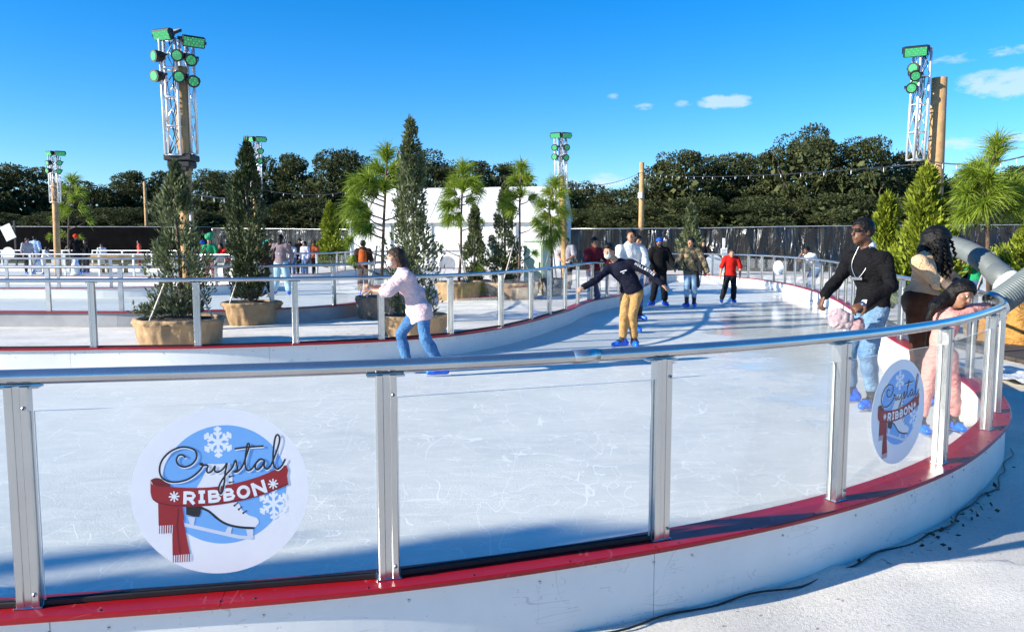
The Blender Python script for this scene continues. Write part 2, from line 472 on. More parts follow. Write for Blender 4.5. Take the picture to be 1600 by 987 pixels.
def hairmat(name, col):
    m, nt, p = newmat(name)
    tc = nt.nodes.new('ShaderNodeTexCoord')
    mpn = nt.nodes.new('ShaderNodeMapping'); mpn.inputs['Scale'].default_value = (1, 1, .18)
    nt.links.new(tc.outputs['Object'], mpn.inputs[0])
    n = noise(nt, 120, 4, .6, mpn.outputs[0], .5)
    nt.links.new(ramp(nt, n, [(.35, tuple(q*.4 for q in col)), (.7, col)]), p.inputs['Base Color'])
    p.inputs['Roughness'].default_value = .5; p.inputs['Specular IOR Level'].default_value = .22
    bump(nt, n, .7, .01)
    return m
SK = {'dark': skin('skin_deep_brown', (.13, .055, .028)), 'brown': skin('skin_brown', (.26, .125, .07)),
      'light': skin('skin_light', (.44, .235, .15)), 'tan': skin('skin_tan', (.34, .175, .10))}
HAIR = {'black': hairmat('hair_black', (.007, .006, .0055)), 'brown': hairmat('hair_brown', (.05, .028, .018)), 'auburn': hairmat('hair_auburn', (.12, .05, .02)), 'red': hairmat('hair_red', (.55, .03, .015)), 'green': hairmat('hair_green', (.01, .35, .15))}
FB = {}
def fab(key, col, **k):
    if key not in FB: FB[key] = fabric(key, col, **k)
    return FB[key]
M['skate_blue'] = mat('skate_blue_plastic', (.01, .13, .72), .28, 0, .1, 6)
M['skate_black'] = mat('skate_black_liner', (.015, .015, .018), .6)
M['steel'] = mat('blade_steel', (.7, .7, .72), .2, 1.0)
M['mask'] = fabric('face_mask_cloth', (.82, .83, .82), (.74, .75, .75), 60, .2)
M['mask_green'] = fabric('pale_green_mask', (.66, .75, .66), (.55, .64, .56), 60, .2)
M['eye_white'] = mat('eye_white', (.8, .78, .75), .2)
M['lens'] = mat('sunglass_lens', (.006, .006, .007), .08)
M['gold'] = mat('silver_chain', (.8, .76, .66), .25, 1.0)
def camo():
    m, nt, p = newmat('camouflage_cloth')
    n = noise(nt, 9, 2, .5)
    r = nt.nodes.new('ShaderNodeValToRGB'); nt.links.new(n, r.inputs[0]); r.color_ramp.interpolation = 'CONSTANT'
    e = r.color_ramp.elements
    for pos in (.44, .52, .6): e.new(pos)
    for x, (pp, c) in zip(e, [(0, (.02, .02, .015)), (.44, (.07, .07, .03)), (.50, (.20, .13, .07)), (.56, (.05, .05, .035)), (.62, (.28, .2, .12))]): x.position = pp; x.color = (*c, 1)
    nt.links.new(r.outputs[0], p.inputs['Base Color']); p.inputs['Roughness'].default_value = .9
    bump(nt, noise(nt, 25, 3), .4, .012)
    return m
M['camo'] = camo()
def denim(name, a, b): return fabric(name, a, b, 19, .8, .9, 7, .03)

# ================================================================== ground and ice
rs = np.random.RandomState(3)
def wob(P, k, seed, amp):             # cheap smooth noise: sum of random sines
    r = np.random.RandomState(seed); o = 0
    for i in range(7):
        d = r.normal(size=3); d /= np.linalg.norm(d); kk = k*(.6+1.3*r.rand())
        o = o+np.sin(P@d*kk+r.rand()*7)
    return o*amp/3.0
def terrain():
    xs = np.concatenate([[-1500, -500, -200, -90, -50], np.arange(-30, -6, 1.5), np.arange(-6, 14, .09), np.arange(14, 30, 2), [50, 90, 200, 500, 1500]])
    ys = np.concatenate([[-300, -60, -20, -6, -2], np.arange(-1, 2.2, .09), np.arange(2.2, 4.6, .035), np.arange(4.6, 9.5, .09), np.arange(9.5, 40, 1.5), [60, 90, 200, 500, 1000, 2500]])
    X, Y = np.meshgrid(xs, ys)
    Pn = np.stack([X, Y, 0*X], -1).reshape(-1, 3)
    z = -.03+0*Pn[:, 0]
    near = np.clip((9-Pn[:, 1])/3, 0, 1)*np.clip((Pn[:, 1]+.5), 0, 1)
    z += near*(wob(Pn, 1.6, 5, .010)+wob(Pn, 5, 6, .004))
    # a rumpled fold of the felt running away from the boards on the right
    yf = 3.90-.04*(Pn[:, 0]-1.7)+.03*np.sin(Pn[:, 0]*6)+.02*np.sin(Pn[:, 0]*13)
    d_ = yf-Pn[:, 1]
    fold = np.where(d_ > 0, np.exp(-np.maximum(d_, 0)/.22), 0)*np.clip((Pn[:, 0]-1.35)/.3, 0, 1)*np.clip((6.5-Pn[:, 0])/2, 0, 1)*(.7+.3*np.sin(Pn[:, 0]*3.1))
    fold2 = np.exp(-((Pn[:, 1]-3.62-.05*np.sin(Pn[:, 0]*3))/.12)**2)*np.clip((Pn[:, 0]-1.2)/.5, 0, 1)*np.clip((4-Pn[:, 0]), 0, 1)
    z += fold*.05+fold2*.010
    V = np.stack([Pn[:, 0], Pn[:, 1], z], 1)
    ny, nx = X.shape
    i = np.arange(ny-1)[:, None]*nx+np.arange(nx-1)[None]
    Fq = np.stack([i, i+1, i+nx+1, i+nx], -1).reshape(-1, 4)
    return struct(link('ground', np_mesh(V, Fq), None, [M['felt']]))
terrain()

def island():
    xs, ys = np.linspace(-15, 3.6, 94), np.linspace(9.3, 24, 74); X, Y = np.meshgrid(xs, ys); Pn = np.stack([X, Y, 0*X], -1).reshape(-1, 3)
    z = -.021+np.abs(wob(Pn, 2.2, 15, .012))+np.abs(wob(Pn*np.array([.6, 1.6, 1]), 5, 16, .007))
    V = np.stack([Pn[:, 0], Pn[:, 1], z], 1); ny, nx = X.shape; i = np.arange(ny-1)[:, None]*nx+np.arange(nx-1)[None]
    Fq = np.stack([i, i+1, i+nx+1, i+nx], -1).reshape(-1, 4); c = V[Fq].mean(1)
    inn = np.array([[-15, 9.72], [-9.5, 9.75], [-5.4, 9.94], [-2.9, 10.39], [-.91, 11.41], [.33, 13.49], [1.06, 15.54], [1.88, 18.33], [2.76, 20.13], [3.6, 22.6], [3.9, 24]])
    xr = np.interp(c[:, 1], inn[:, 1], inn[:, 0]); f2x = np.array([-18, -7.65, -6.2, -5.0, -4.1, -3.4]); f2y = np.array([15.3, 15.25, 15.5, 15.9, 16.5, 17.8])
    ymax = np.where(c[:, 0] < -3.4, np.interp(c[:, 0], f2x, f2y), 24.5)
    keep = (c[:, 0] < xr) & (c[:, 1] > 9.7) & (c[:, 1] < ymax)
    return struct(link('ground', np_mesh(V, Fq[keep]), None, [mat('white_ground_sheet', (.78, .74, .66), .8, 0, .12, 1.2, .3, 9, .03)]))
island()
# plan of the ice ribbon: edges of the boards in metres (x right, y away from the camera)
OUT = [(-6.5, 2.50), (-4.6, 2.54), (-3.1, 2.61), (-1.794, 2.803), (-.501, 3.055), (.669, 3.469), (1.703, 4.006), (2.629, 4.702), (3.436, 5.562), (3.87, 6.15), (4.26, 6.88), (4.56, 7.7), (5.0, 9.25),
       (5.45, 11.0), (5.98, 12.6), (6.9, 15.6), (7.73, 18.5), (8.5, 22.0), (9.0, 26.0), (8.85, 29.6), (7.9, 32.0), (6.5, 32.6), (5.5, 31.2), (4.9, 28.5), (4.47, 25.7), (3.6, 22.6)]
INN = [(3.6, 22.6), (2.75, 20.1), (1.875, 18.3), (1.43, 17.0), (1.06, 15.6), (.70, 14.6), (.33, 13.6), (-.18, 12.5), (-.91, 11.44), (-1.82, 10.8), (-2.9, 10.4), (-4.09, 10.1), (-5.38, 9.98), (-6.95, 9.86), (-9.5, 9.75), (-13, 9.7)]
def ice_sheet(name, pts, z=0.0):
    mb = MB(); mb.poly([(p[0], p[1], z) for p in pts]); o = mb.build(name, M['ice'])
    import bmesh
    b = bmesh.new(); b.from_mesh(o.data); bmesh.ops.triangulate(b, faces=b.faces[:]); b.normal_update()
    if sum(f.normal.z for f in b.faces) < 0: bmesh.ops.reverse_faces(b, faces=b.faces[:])
    b.to_mesh(o.data); b.free()
    return struct(o)
so, si = spline(OUT, .5), spline(INN, .5)
ice_sheet('ice', list(so)+list(si[1:]))

# ================================================================== rink barriers
RAIL_Z, CAP_Z = 1.162, .30
def barrier(name, label, P, posts=None, spacing=1.22, group='rink barriers', detail=1, side=1, outer='white_board', legs=False, glass=True, seam=2.4, zoff=0.0, rail_r=.028, stickers=()):
    """side=+1: the public side lies to the right of the direction of travel"""
    C = spline(P, .12 if detail else .3)
    seg = np.linalg.norm(np.diff(C, axis=0), axis=1); s = np.concatenate([[0], np.cumsum(seg)]); Ltot = s[-1]
    def at(q):
        q = min(max(q, 0), Ltot)
        p = np.array([np.interp(q, s, C[:, 0]), np.interp(q, s, C[:, 1])])
        e = .15
        a = np.array([np.interp(max(q-e, 0), s, C[:, k]) for k in (0, 1)]); b = np.array([np.interp(min(q+e, Ltot), s, C[:, k]) for k in (0, 1)])
        t = (b-a)/np.linalg.norm(b-a); n = np.array([t[1], -t[0]])*side
        return p, t, n
    base = at(0)[0]
    root = thing(name, label, 'barrier', (0, 0, zoff), group)
    def off(q, d, z): p, t, n = at(q); p = p+n*d; return Vector((p[0], p[1], z))
    def ribbon(mb, q0, q1, sec, step, m=0):       # sweep a closed section (d,z) along the curve
        k = max(2, int((q1-q0)/step)+1); qs = np.linspace(q0, q1, k); n = len(sec); V = []
        for q in qs: V += [off(q, d, z) for d, z in sec]
        Fs = []
        for i in range(k-1):
            for j in range(n): j2 = (j+1) % n; Fs.append((i*n+j, (i+1)*n+j, (i+1)*n+j2, i*n+j2))
        Fs += [tuple(range(n)), tuple((k-1)*n+j for j in range(n-1, -1, -1))]
        mb.add(V, Fs, m)
    stp = .12 if detail else .35
    # posts
    if posts is None:
        k = int(Ltot/spacing); pq = list(np.linspace(.3, Ltot-.3, k+1))
    else:
        pq = []
        for p in posts: pq.append(s[np.argmin(np.linalg.norm(C-np.array(p)[None], axis=1))])
        pq = sorted(pq)
        while pq[0]-spacing > 0: pq.insert(0, pq[0]-spacing)
        while pq[-1]+spacing < Ltot: pq.append(pq[-1]+spacing)
    # kick boards between seams, both faces of the wall
    nb = max(1, int(Ltot/seam))
    for i in range(nb):
        q0, q1 = Ltot*i/nb+.0015, Ltot*(i+1)/nb-.0015
        mb = MB(); ribbon(mb, q0, q1, [(-.075, -.02), (-.075, CAP_Z-.022), (-.02, CAP_Z-.022), (-.02, -.02)], stp)
        mb.build('kick_board', M['white_board'], root)
        mb = MB(); ribbon(mb, q0, q1, [(.05, -.06), (.05, CAP_Z-.022), (.075, CAP_Z-.022), (.075, -.06)], stp)
        if detail:
            for q in np.arange(q0+.2, q1, .55):
                p, t, n = at(q)
                for zz in (.225,):
                    a = off(q, .0755, zz); mb.tube([a, a+Vector((n[0], n[1], 0))*.004], .006, 6, 1)
        if not legs: mb.build('kick_board', [M[outer], M['alu']], root)
        else:
            mb = MB(); ribbon(mb, q0, q1, [(.03, -.03), (.03, CAP_Z-.03), (.05, CAP_Z-.03), (.05, -.03)], stp); mb.build('underframe', M['grey_board'], root)
    ncap = max(1, int(Ltot/1.8)) if detail else 1
    for i in range(ncap):
        q0, q1 = Ltot*i/ncap+.001, Ltot*(i+1)/ncap-.001
        mb = MB(); ribbon(mb, q0, q1, [(-.095, CAP_Z-.02), (-.095, CAP_Z-.004), (-.088, CAP_Z), (.103, CAP_Z), (.11, CAP_Z-.005), (.11, CAP_Z-.02)], stp)
        if detail:
            for q in np.arange(q0+.12, q1, .42):
                for d in (-.06, .085):
                    a = off(q, d, CAP_Z); mb.tube([a, a+Vector((0, 0, .002))], .006, 6, 1)
        mb.build('cap', [M['red_cap'], M['rubber']], root)
    # hand rail
    mb = MB(); k = max(3, int(Ltot/stp)+1)
    mb.tube([off(q, 0, RAIL_Z) for q in np.linspace(0, Ltot, k)], rail_r, 14 if detail else 7)
    if detail:
        for q in np.arange(.8, Ltot, 6.1):
            mb.tube([off(q+e, 0, RAIL_Z) for e in (-.06, 0, .06)], rail_r+.003, 14)
    mb.build('handrail', M['rail'] if detail else M['alu_far'], root)
    pm = M['alu'] if detail else M['alu_far']
    for q in pq:
        p, t, n = at(q); T = Vector((t[0], t[1], 0)); N = Vector((n[0], n[1], 0)); Z = Vector((0, 0, 1)); c = Vector((p[0], p[1], 0))
        mb = MB(); hz = RAIL_Z-.03-CAP_Z
        if detail:
            cz = c+Z*(CAP_Z+hz/2)
            # extrusion: two flanges and a recessed web on the public side, channel sides
            for d in (-.0262, .0262): mb.box(cz+T*d+N*.012, (.028, .046, hz), (T, N, Z), 0, .003)
            mb.box(cz+N*.009, (.0245, .040, hz-.002), (T, N, Z))
            mb.box(cz-N*.024, (.06, .02, hz-.001), (T, N, Z))
            mb.box(c+Z*(RAIL_Z-.036), (.15, .05, .008), (T, N, Z), 0, .002)
            mb.box(c+Z*(CAP_Z+.003), (.1, .075, .006), (T, N, Z), 0, .002)
            for zz in (CAP_Z+.055, RAIL_Z-.11):
                a = c+T*.026+N*.035+Z*zz; mb.tube([a, a+N*.005], .0075, 8, 1)
                mb.tube([a+N*.005, a+N*.0055], .004, 6, 2)
        else:
            mb.box(c+Z*(CAP_Z+hz/2), (.085, .05, hz), (T, N, Z))
        mb.build('post', [pm, M['alu_far'], M['rubber']], root)
    # clear panels
    pans = []
    if glass:
        for a, b in zip(pq[:-1], pq[1:]):
            pa, pb = off(a, 0, 0), off(b, 0, 0); t = (pb-pa).normalized(); N = Vector((t.y, -t.x, 0))*side
            pa += t*.047; pb -= t*.047; L = (pb-pa).length; Z = Vector((0, 0, 1)); c = (pa+pb)/2
            z0, z1 = CAP_Z+.006, 1.035
            mb = MB()
            for sgn in (-1, 1):
                o_ = N*(.005*sgn); V = [pa+o_+Z*z0, pb+o_+Z*z0, pb+o_+Z*z1, pa+o_+Z*z1]
                mb.add(V, [(0, 1, 2, 3) if sgn*side > 0 else (3, 2, 1, 0)], 0)
            e = N*.005
            mb.add([pa-e+Z*z1, pb-e+Z*z1, pb+e+Z*z1, pa+e+Z*z1], [(0, 1, 2, 3)], 1)
            for x in (pa, pb): mb.add([x-e+Z*z0, x+e+Z*z0, x+e+Z*z1, x-e+Z*z1], [(0, 1, 2, 3)], 1)
            pn = mb.build('clear_panel', [M['glass'], M['glass_edge']], root)
            if detail and c.x < .9:  # black strips standing for the shadow along the foot of these panels
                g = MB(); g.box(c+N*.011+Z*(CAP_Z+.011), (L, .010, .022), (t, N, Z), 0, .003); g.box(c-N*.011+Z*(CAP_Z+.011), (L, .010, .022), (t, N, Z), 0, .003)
                g.build('shadow_strip', M['rubber'], pn)
            pans.append((pn, c, t, N, L))
    return root, pans, pq, at

POSTS_OUT = [(-1.794, 2.803), (-.501, 3.055), (.669, 3.469), (1.703, 4.006), (2.629, 4.702), (3.436, 5.562), (3.90, 6.20), (4.30, 6.97), (4.56, 7.7), (5.03, 9.4), (5.4, 10.8), (5.85, 12.2), (6.3, 13.7), (6.7, 15.0)]
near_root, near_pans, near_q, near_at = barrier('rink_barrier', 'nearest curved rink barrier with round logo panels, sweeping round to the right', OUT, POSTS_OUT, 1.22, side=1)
POSTS_IN = [(2.75, 20.1), (2.33, 19.3), (1.875, 18.3), (1.43, 17.0), (1.06, 15.6), (.70, 14.6), (.33, 13.6), (-.18, 12.5), (-.91, 11.44), (-1.82, 10.8), (-2.9, 10.4), (-4.09, 10.1), (-5.38, 9.98)]
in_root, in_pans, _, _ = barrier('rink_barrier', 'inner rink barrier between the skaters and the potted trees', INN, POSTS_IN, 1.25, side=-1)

# back rink: three more barriers
F2 = [(-18, 15.3), (-13, 15.4), (-9.1, 15.3), (-7.65, 15.25), (-6.2, 15.5), (-5.0, 15.9), (-4.1, 16.5), (-3.4, 17.8), (-3.0, 20), (-3.1, 23.5), (-3.6, 27), (-5.0, 30)]
F3 = [(-30, 23.2), (-22, 23.2), (-15, 23.2), (-11.5, 23.5), (-9.3, 24.6), (-8.6, 26.5), (-9.2, 28.5), (-11.5, 30), (-16, 31), (-24, 32)]
F4 = [(-60, 46), (-40, 46), (-28, 45), (-19.5, 43.5), (-15.5, 41.5), (-12.6, 38.0), (-10.5, 33.6), (-9.0, 33.2), (-8.0, 34.5), (-7.8, 38.5), (-6, 40.5), (-2, 41.2), (1.6, 41.5)]
barrier('rink_barrier', 'low barrier on an open grey underframe just behind the two burlap pots on the left', F2, [(-9.1, 15.3), (-7.65, 15.25)], 1.42, detail=0, side=1, legs=True, rail_r=.033)
barrier('rink_barrier', 'middle barrier of the back rink, beyond the first potted cedar', F3, [(-15, 23.2)], 1.5, detail=0, side=1, rail_r=.034)
barrier('rink_barrier', 'farthest barrier of the back rink, in front of the black fence and the white tent', F4, None, 1.9, detail=0, side=-1, rail_r=.04)
ice_sheet('ice', [p for p in spline(F2, .8)]+[(-6, 36)]+[(-7.7, 36)]+list(spline(F4, 1.0)[:-1][::-1][12:])+[(-60, 15.3)], -.004)

# blank backs of round stickers on far panels
def disc_sticker(px, py, Y, rpx, name, label, m, yaw=0):
    c = Q(px, py, Y); r = rpx*Y/F
    mb = MB(); n = 40
    V = [(r*math.cos(2*math.pi*k/n), 0, r*math.sin(2*math.pi*k/n)) for k in range(n)]+[(r*math.cos(2*math.pi*k/n), .004, r*math.sin(2*math.pi*k/n)) for k in range(n)]
    mb.add(V, [tuple(range(n)), tuple(range(2*n-1, n-1, -1))]+[(k, n+k, n+(k+1) % n, (k+1) % n) for k in range(n)])
    o = mb.build(name, m); o.location = c; o.rotation_euler = (0, 0, yaw)
    return tag(o, label, 'sticker', 'round stickers on far barrier panels')

# ---------------------------------------------------------------- round logo decals
LOGO = {k: mat('decal_'+k, c, .42, 0, .02) for k, c in dict(white=(.80, .80, .83), blue=(.16, .40, .78), red=(.30, .012, .02), darkred=(.15, .006, .012), black=(.012, .012, .016), snow=(.78, .82, .88), boot=(.76, .76, .80), steel=(.62, .66, .76)).items()}
LK = list(LOGO)
def catmull(P, n=8):
    return [tuple(p) for p in spline([np.array(p, float) for p in P], 6.0)]
def stroke(pts, w, taper=False):      # flat ribbon polygons round a polyline, 2-D
    P = np.array(pts, float); T = np.gradient(P, axis=0); T /= np.linalg.norm(T, axis=1)[:, None]+1e-9
    N = np.stack([-T[:, 1], T[:, 0]], 1)
    return [[tuple(P[i]-N[i]*w/2), tuple(P[i+1]-N[i+1]*w/2), tuple(P[i+1]+N[i+1]*w/2), tuple(P[i]+N[i]*w/2)] for i in range(len(P)-1)]
def circ(c, r, n=14): return [(c[0]+r*math.cos(2*math.pi*k/n), c[1]+r*math.sin(2*math.pi*k/n)) for k in range(n)]
def logo_mesh():
    A = []                            # (layer, material, polygon in crop coordinates)
    lay = lambda l, m, p: A.append((l, m, p, None))
    lay(0, 'white', [(546+508*math.cos(2*math.pi*k/96), 500+472*math.sin(2*math.pi*k/96)) for k in range(96)])
    lay(1, 'blue', [(567+358*math.cos(2*math.pi*k/80), 462+338*math.sin(2*math.pi*k/80)) for k in range(80)])
    def flake(c, R, w, l, m, arms=6, fine=True):
        for k in range(arms):
            a = math.pi/2+k*2*math.pi/arms; d = np.array([math.cos(a), math.sin(a)]); n = np.array([-d[1], d[0]]); c_ = np.array(c)
            for q in stroke([c_, c_+d*R], w): lay(l, m, q)
            if fine:
                for f, s_ in ((.42, .34), (.72, .28)):
                    for sg in (-1, 1):
                        for q in stroke([c_+d*R*f, c_+d*R*f+(d*.62+n*sg*.78)*R*s_], w*.85): lay(l, m, q)
    flake((537, 218), 88, 17, 2, 'snow'); flake((846, 588), 92, 17, 2, 'snow')
    lay(3, 'boot', [(470, 338), (520, 342), (600, 340), (612, 420), (612, 480), (400, 480), (440, 420), (462, 380)])
    lay(3, 'boot', catmull([(425, 570), (520, 566), (630, 565), (660, 610), (700, 645), (745, 665), (756, 690), (735, 716)])+catmull([(735, 716), (640, 705), (560, 678), (500, 625), (450, 590), (425, 570)])[1:-1])
    for q in stroke(catmull([(424, 584), (470, 608), (520, 655), (570, 688), (640, 710), (728, 722)]), 13): lay(4, 'black', q)
    lay(4, 'black', [(343, 572), (428, 576), (424, 612), (414, 637), (380, 632), (342, 618)])
    for (a, b) in (((640, 568), (618, 584)), ((662, 592), (642, 608)), ((688, 616), (668, 630)), ((622, 412), (596, 418)), ((622, 446), (596, 450)), ((618, 380), (598, 392))):
        for q in stroke([a, b], 6): lay(5, 'black', q)
        lay(5, 'black', circ(b, 6))
    for q in stroke([(262, 652), (330, 676), (450, 712), (560, 745), (640, 768), (715, 778)], 20): lay(4, 'steel', q)
    lay(4, 'steel', [(262, 640), (300, 642), (320, 660), (270, 668)])
    lay(4, 'steel', [(348, 630), (392, 640), (380, 690), (365, 688)]); lay(4, 'steel', [(575, 704), (600, 710), (590, 752), (555, 742)]); lay(4, 'steel', [(680, 726), (722, 728), (720, 785), (690, 775)])
    lay(5, 'red', [(188, 540), (322, 570), (330, 640), (318, 690), (258, 690), (256, 673), (185, 672)])
    lay(5, 'red', [(262, 670), (326, 660), (338, 740), (354, 845), (256, 848), (258, 760)])
    for q in stroke([(300, 580), (288, 680), (292, 760), (300, 840)], 8): lay(6, 'darkred', q)
    for x in range(188, 256, 13):
        for q in stroke([(x+3, 672), (x, 718)], 5): lay(6, 'red', q)
        for q in stroke([(x+9, 672), (x+6, 720)], 4): lay(6, 'snow', q)
    for x in range(258, 352, 13):
        for q in stroke([(x+3, 846), (x, 888)], 5): lay(6, 'red', q)
        for q in stroke([(x+9, 846), (x+5, 884)], 4): lay(6, 'snow', q)
    top = catmull([(152, 412), (165, 440), (250, 455), (400, 470), (560, 466), (750, 430), (900, 375), (928, 370)])
    bot = catmull([(936, 482), (800, 528), (650, 560), (480, 576), (310, 572), (210, 550), (160, 522), (148, 480)])
    lay(7, 'red', top+[(936, 400), (928, 430)]+bot)
    lay(8, 'darkred', catmull([(152, 412), (180, 402), (215, 412), (262, 452), (210, 452), (165, 440)]))
    for q in stroke(catmull([(160, 520), (200, 545), (310, 566), (480, 570), (650, 553), (800, 520), (930, 478)]), 7): lay(8, 'darkred', q)
    for c in ((279, 512), (846, 472)): flake(c, 30, 8, 9, 'white', 8, False)
    script = [[(352, 296), (335, 280), (312, 283), (300, 310), (315, 338), (345, 348), (385, 335), (413, 300), (408, 262), (370, 240), (318, 238), (262, 262), (220, 305), (204, 355), (215, 400), (255, 426), (310, 430), (368, 415), (420, 380), (446, 348), (444, 334), (430, 336), (446, 345), (474, 346), (468, 372), (474, 388), (496, 380), (516, 352), (512, 376), (524, 388), (548, 380), (568, 362), (584, 340), (572, 392), (566, 440), (556, 490), (542, 512), (532, 494), (540, 455), (575, 405), (612, 368), (632, 326), (640, 350), (642, 380), (622, 390), (642, 390), (672, 360), (700, 292), (716, 245), (706, 234), (694, 290), (688, 350), (700, 386), (724, 380), (752, 346), (780, 326), (800, 336), (778, 325), (752, 346), (746, 374), (760, 386), (784, 366), (800, 338), (797, 368), (812, 385), (836, 364), (866, 300), (890, 230), (888, 196), (874, 193), (861, 230), (851, 310), (854, 365), (874, 388), (900, 370), (922, 332)], [(630, 260), (700, 254), (798, 252)]]
    for st in script:
        c = catmull(st)
        for q in stroke([(x+3, y+6) for x, y in c], 9): lay(10, 'snow', q)
        for q in stroke(c, 10): lay(11, 'black', q)
    for ch, (x0, x1, y0, y1, rot) in zip('RIBBON', [(330, 402, 488, 560, 4), (412, 456, 488, 558, 2), (470, 542, 488, 560, -1), (556, 622, 482, 554, -5), (634, 712, 472, 545, -10), (722, 806, 452, 530, -15)]):
        c = np.array([(x0+x1)/2, (y0+y1)/2]); a = rad(rot); wd = 19
        bowl = lambda y0_, y1_, r_: [(.13, y0_), (.5, y0_), (r_-.12, y0_+(y1_-y0_)*.1), (r_, y0_+(y1_-y0_)*.5), (r_-.12, y0_+(y1_-y0_)*.9), (.5, y1_), (.13, y1_)]
        ST = dict(R=[[(.13, 0), (.13, 1)], bowl(.42, .88, .84), [(.48, .42), (.86, 0)]], I=[[(.5, 0), (.5, 1)], [(.08, .1), (.92, .1)], [(.08, .9), (.92, .9)]],
                  B=[[(.13, 0), (.13, 1)], bowl(.5, .88, .80), bowl(.12, .5, .88)], O=[[(.5+.38*math.cos(k*math.pi/10), .5+.40*math.sin(k*math.pi/10)) for k in range(22)]], N=[[(.13, 0), (.13, 1)], [(.13, .9), (.87, .1)], [(.87, 0), (.87, 1)]])[ch]
        for stp_ in ST:
            P = (np.array(stp_)-.5)*np.array([x1-x0, -(y1-y0)]); P = np.stack([P[:, 0]*math.cos(a)-P[:, 1]*math.sin(a), P[:, 0]*math.sin(a)+P[:, 1]*math.cos(a)], 1)+c
            for q in stroke(P, wd): lay(9, 'white', q)
            if len(P) > 3:
                for q in P[1:-1]: lay(9, 'white', circ(q, wd/2, 10))
    mb = MB()
    for i_, (l, m, P, Fs) in enumerate(A):
        V = [((x-546)/508, -.0012-l*.00045-(i_ % 40)*.00001, (500-y)/472) for x, y in P]
        mb.add(V, Fs or [tuple(range(len(V)))], LK.index(m))
    # rim gives the vinyl disc its thickness
    n = 96; V = [(math.cos(2*math.pi*k/n), y, math.sin(2*math.pi*k/n)) for y in (-.0012, 0) for k in range(n)]
    mb.add(V, [(k, (k+1) % n, n+(k+1) % n, n+k) for k in range(n)]+[tuple(range(2*n-1, n-1, -1))], 0)
    return mb
_lg = logo_mesh()
def place_logo(pan, px, R, zc):
    pn, c, t, N, L = pan
    # where the view line through image column px meets the panel
    d = ray(px, 700)[:2]; A = np.array([[d[0], -t.x], [d[1], -t.y]]); k = np.linalg.solve(A, np.array([c.x, c.y]))
    p = Vector((c.x, c.y, 0))+t*k[1]+N*.006
    mb = MB(); mb.V = [tuple(p+t*(v[0]*R)+N*(-v[1]*.45)+Vector((0, 0, zc+v[2]*R))) for v in _lg.V]; mb.F = _lg.F; mb.M = _lg.M; mb.S = _lg.S
    return mb.build('logo_sticker', [LOGO[k_] for k_ in LK], pn)
def pan_at(px):
    best = None
    for p in near_pans:
        _, c, t, N, L = p; d = ray(px, 700)[:2]
        A = np.array([[d[0], -t.x], [d[1], -t.y]]); k = np.linalg.solve(A, np.array([c.x, c.y]))
        if k[0] > 0 and abs(k[1]) < L/2+.05 and (best is None or k[0] < best[0]): best = (k[0], p)
    return best[1]
place_logo(pan_at(344), 344, .325, .695)
place_logo(pan_at(1397), 1400, .30, .69)

# ================================================================== vegetation
def cards(cent, direc, length, width, rs, flat=.0):
    """one leaf-like quad per row: root at cent, running along direc"""
    n = len(cent); d = direc/np.linalg.norm(direc, axis=1)[:, None]
    r = rs.normal(size=(n, 3)); x = np.cross(d, r); x /= np.linalg.norm(x, axis=1)[:, None]+1e-9
    L = (length*(.7+.6*rs.rand(n)))[:, None]; w = (width*(.7+.6*rs.rand(n)))[:, None]
    V = np.stack([cent-x*w*.25, cent+d*L*.5-x*w*.5, cent+d*L, cent+d*L*.5+x*w*.5], 1)
    return V
def quads(name, Vs, m, parent):
    V = np.concatenate(Vs).reshape(-1, 3); Fq = np.arange(len(V)).reshape(-1, 4)
    return link(name, np_mesh(V, Fq, False), parent, [m])
def unit(n, rs):
    v = rs.normal(size=(n, 3)); return v/np.linalg.norm(v, axis=1)[:, None]

def oak_meshes(seed, H, R, n=17000):
    rs = np.random.RandomState(seed)
    Vs = []
    npuf = 60
    for i in range(npuf):
        a = rs.rand()*2*math.pi; h = rs.rand()**.75
        rr = R*math.sqrt(max(.05, 1-(h*1.02-.25)**2/.66))*(.55+.5*rs.rand())
        c = np.array([rr*math.cos(a), rr*math.sin(a), H*(.14+.78*h)])
        pr = R*(.13+.17*rs.rand())*(1-.2*h)
        k = int(n/npuf*(.6+.8*rs.rand()))
        d = unit(k, rs); d[:, 2] = d[:, 2]*.75+.12
        p = c+d*pr*(.55+.5*rs.rand(k)**.6)[:, None]*np.array([1.1, 1.1, .8])
        Vs.append(cards(p, d+unit(k, rs)*.9, .27, .16, rs))
    k = 1800; d = unit(k, rs); p = d*(rs.rand(k)**.4)[:, None]*np.array([R*.82, R*.82, H*.36])+np.array([0, 0, H*.50])
    Vs.append(cards(p, unit(k, rs), .8, .5, rs))
    # stray twigs on the outline
    k = 2; a = rs.rand(k)*2*math.pi; h = rs.rand(k)
    rr = R*np.sqrt(np.maximum(.03, 1-(h-.25)**2/.6))*.98*(.75+.3*rs.rand(k))
    p = np.stack([rr*np.cos(a), rr*np.sin(a), H*(.12+.9*h)], 1)
    Vs.append(cards(p, unit(k, rs)+np.array([0, 0, .3]), .38, .15, rs))
    V = np.concatenate(Vs).reshape(-1, 3)
    crown = np_mesh(V, np.arange(len(V)).reshape(-1, 4), False)
    mb = MB(); mb.tube([(0, 0, -.3), (.1, 0, H*.14), (-.05, .1, H*.3), (.1, 0, H*.55)], [.42, .32, .25, .1], 9)
    for i in range(7):
        a = i*2*math.pi/7+rs.rand(); e = (R*.75*math.cos(a), R*.75*math.sin(a), H*(.45+.4*rs.rand()))
        mb.tube([(0, 0, H*(.16+.2*rs.rand())), (e[0]*.45, e[1]*.45, e[2]*.7), e], [.2, .13, .04], 6)
    return crown, mb
OAKS = [oak_meshes(11+i, 12.0, 6.0) for i in range(5)]
oak_proto = {}
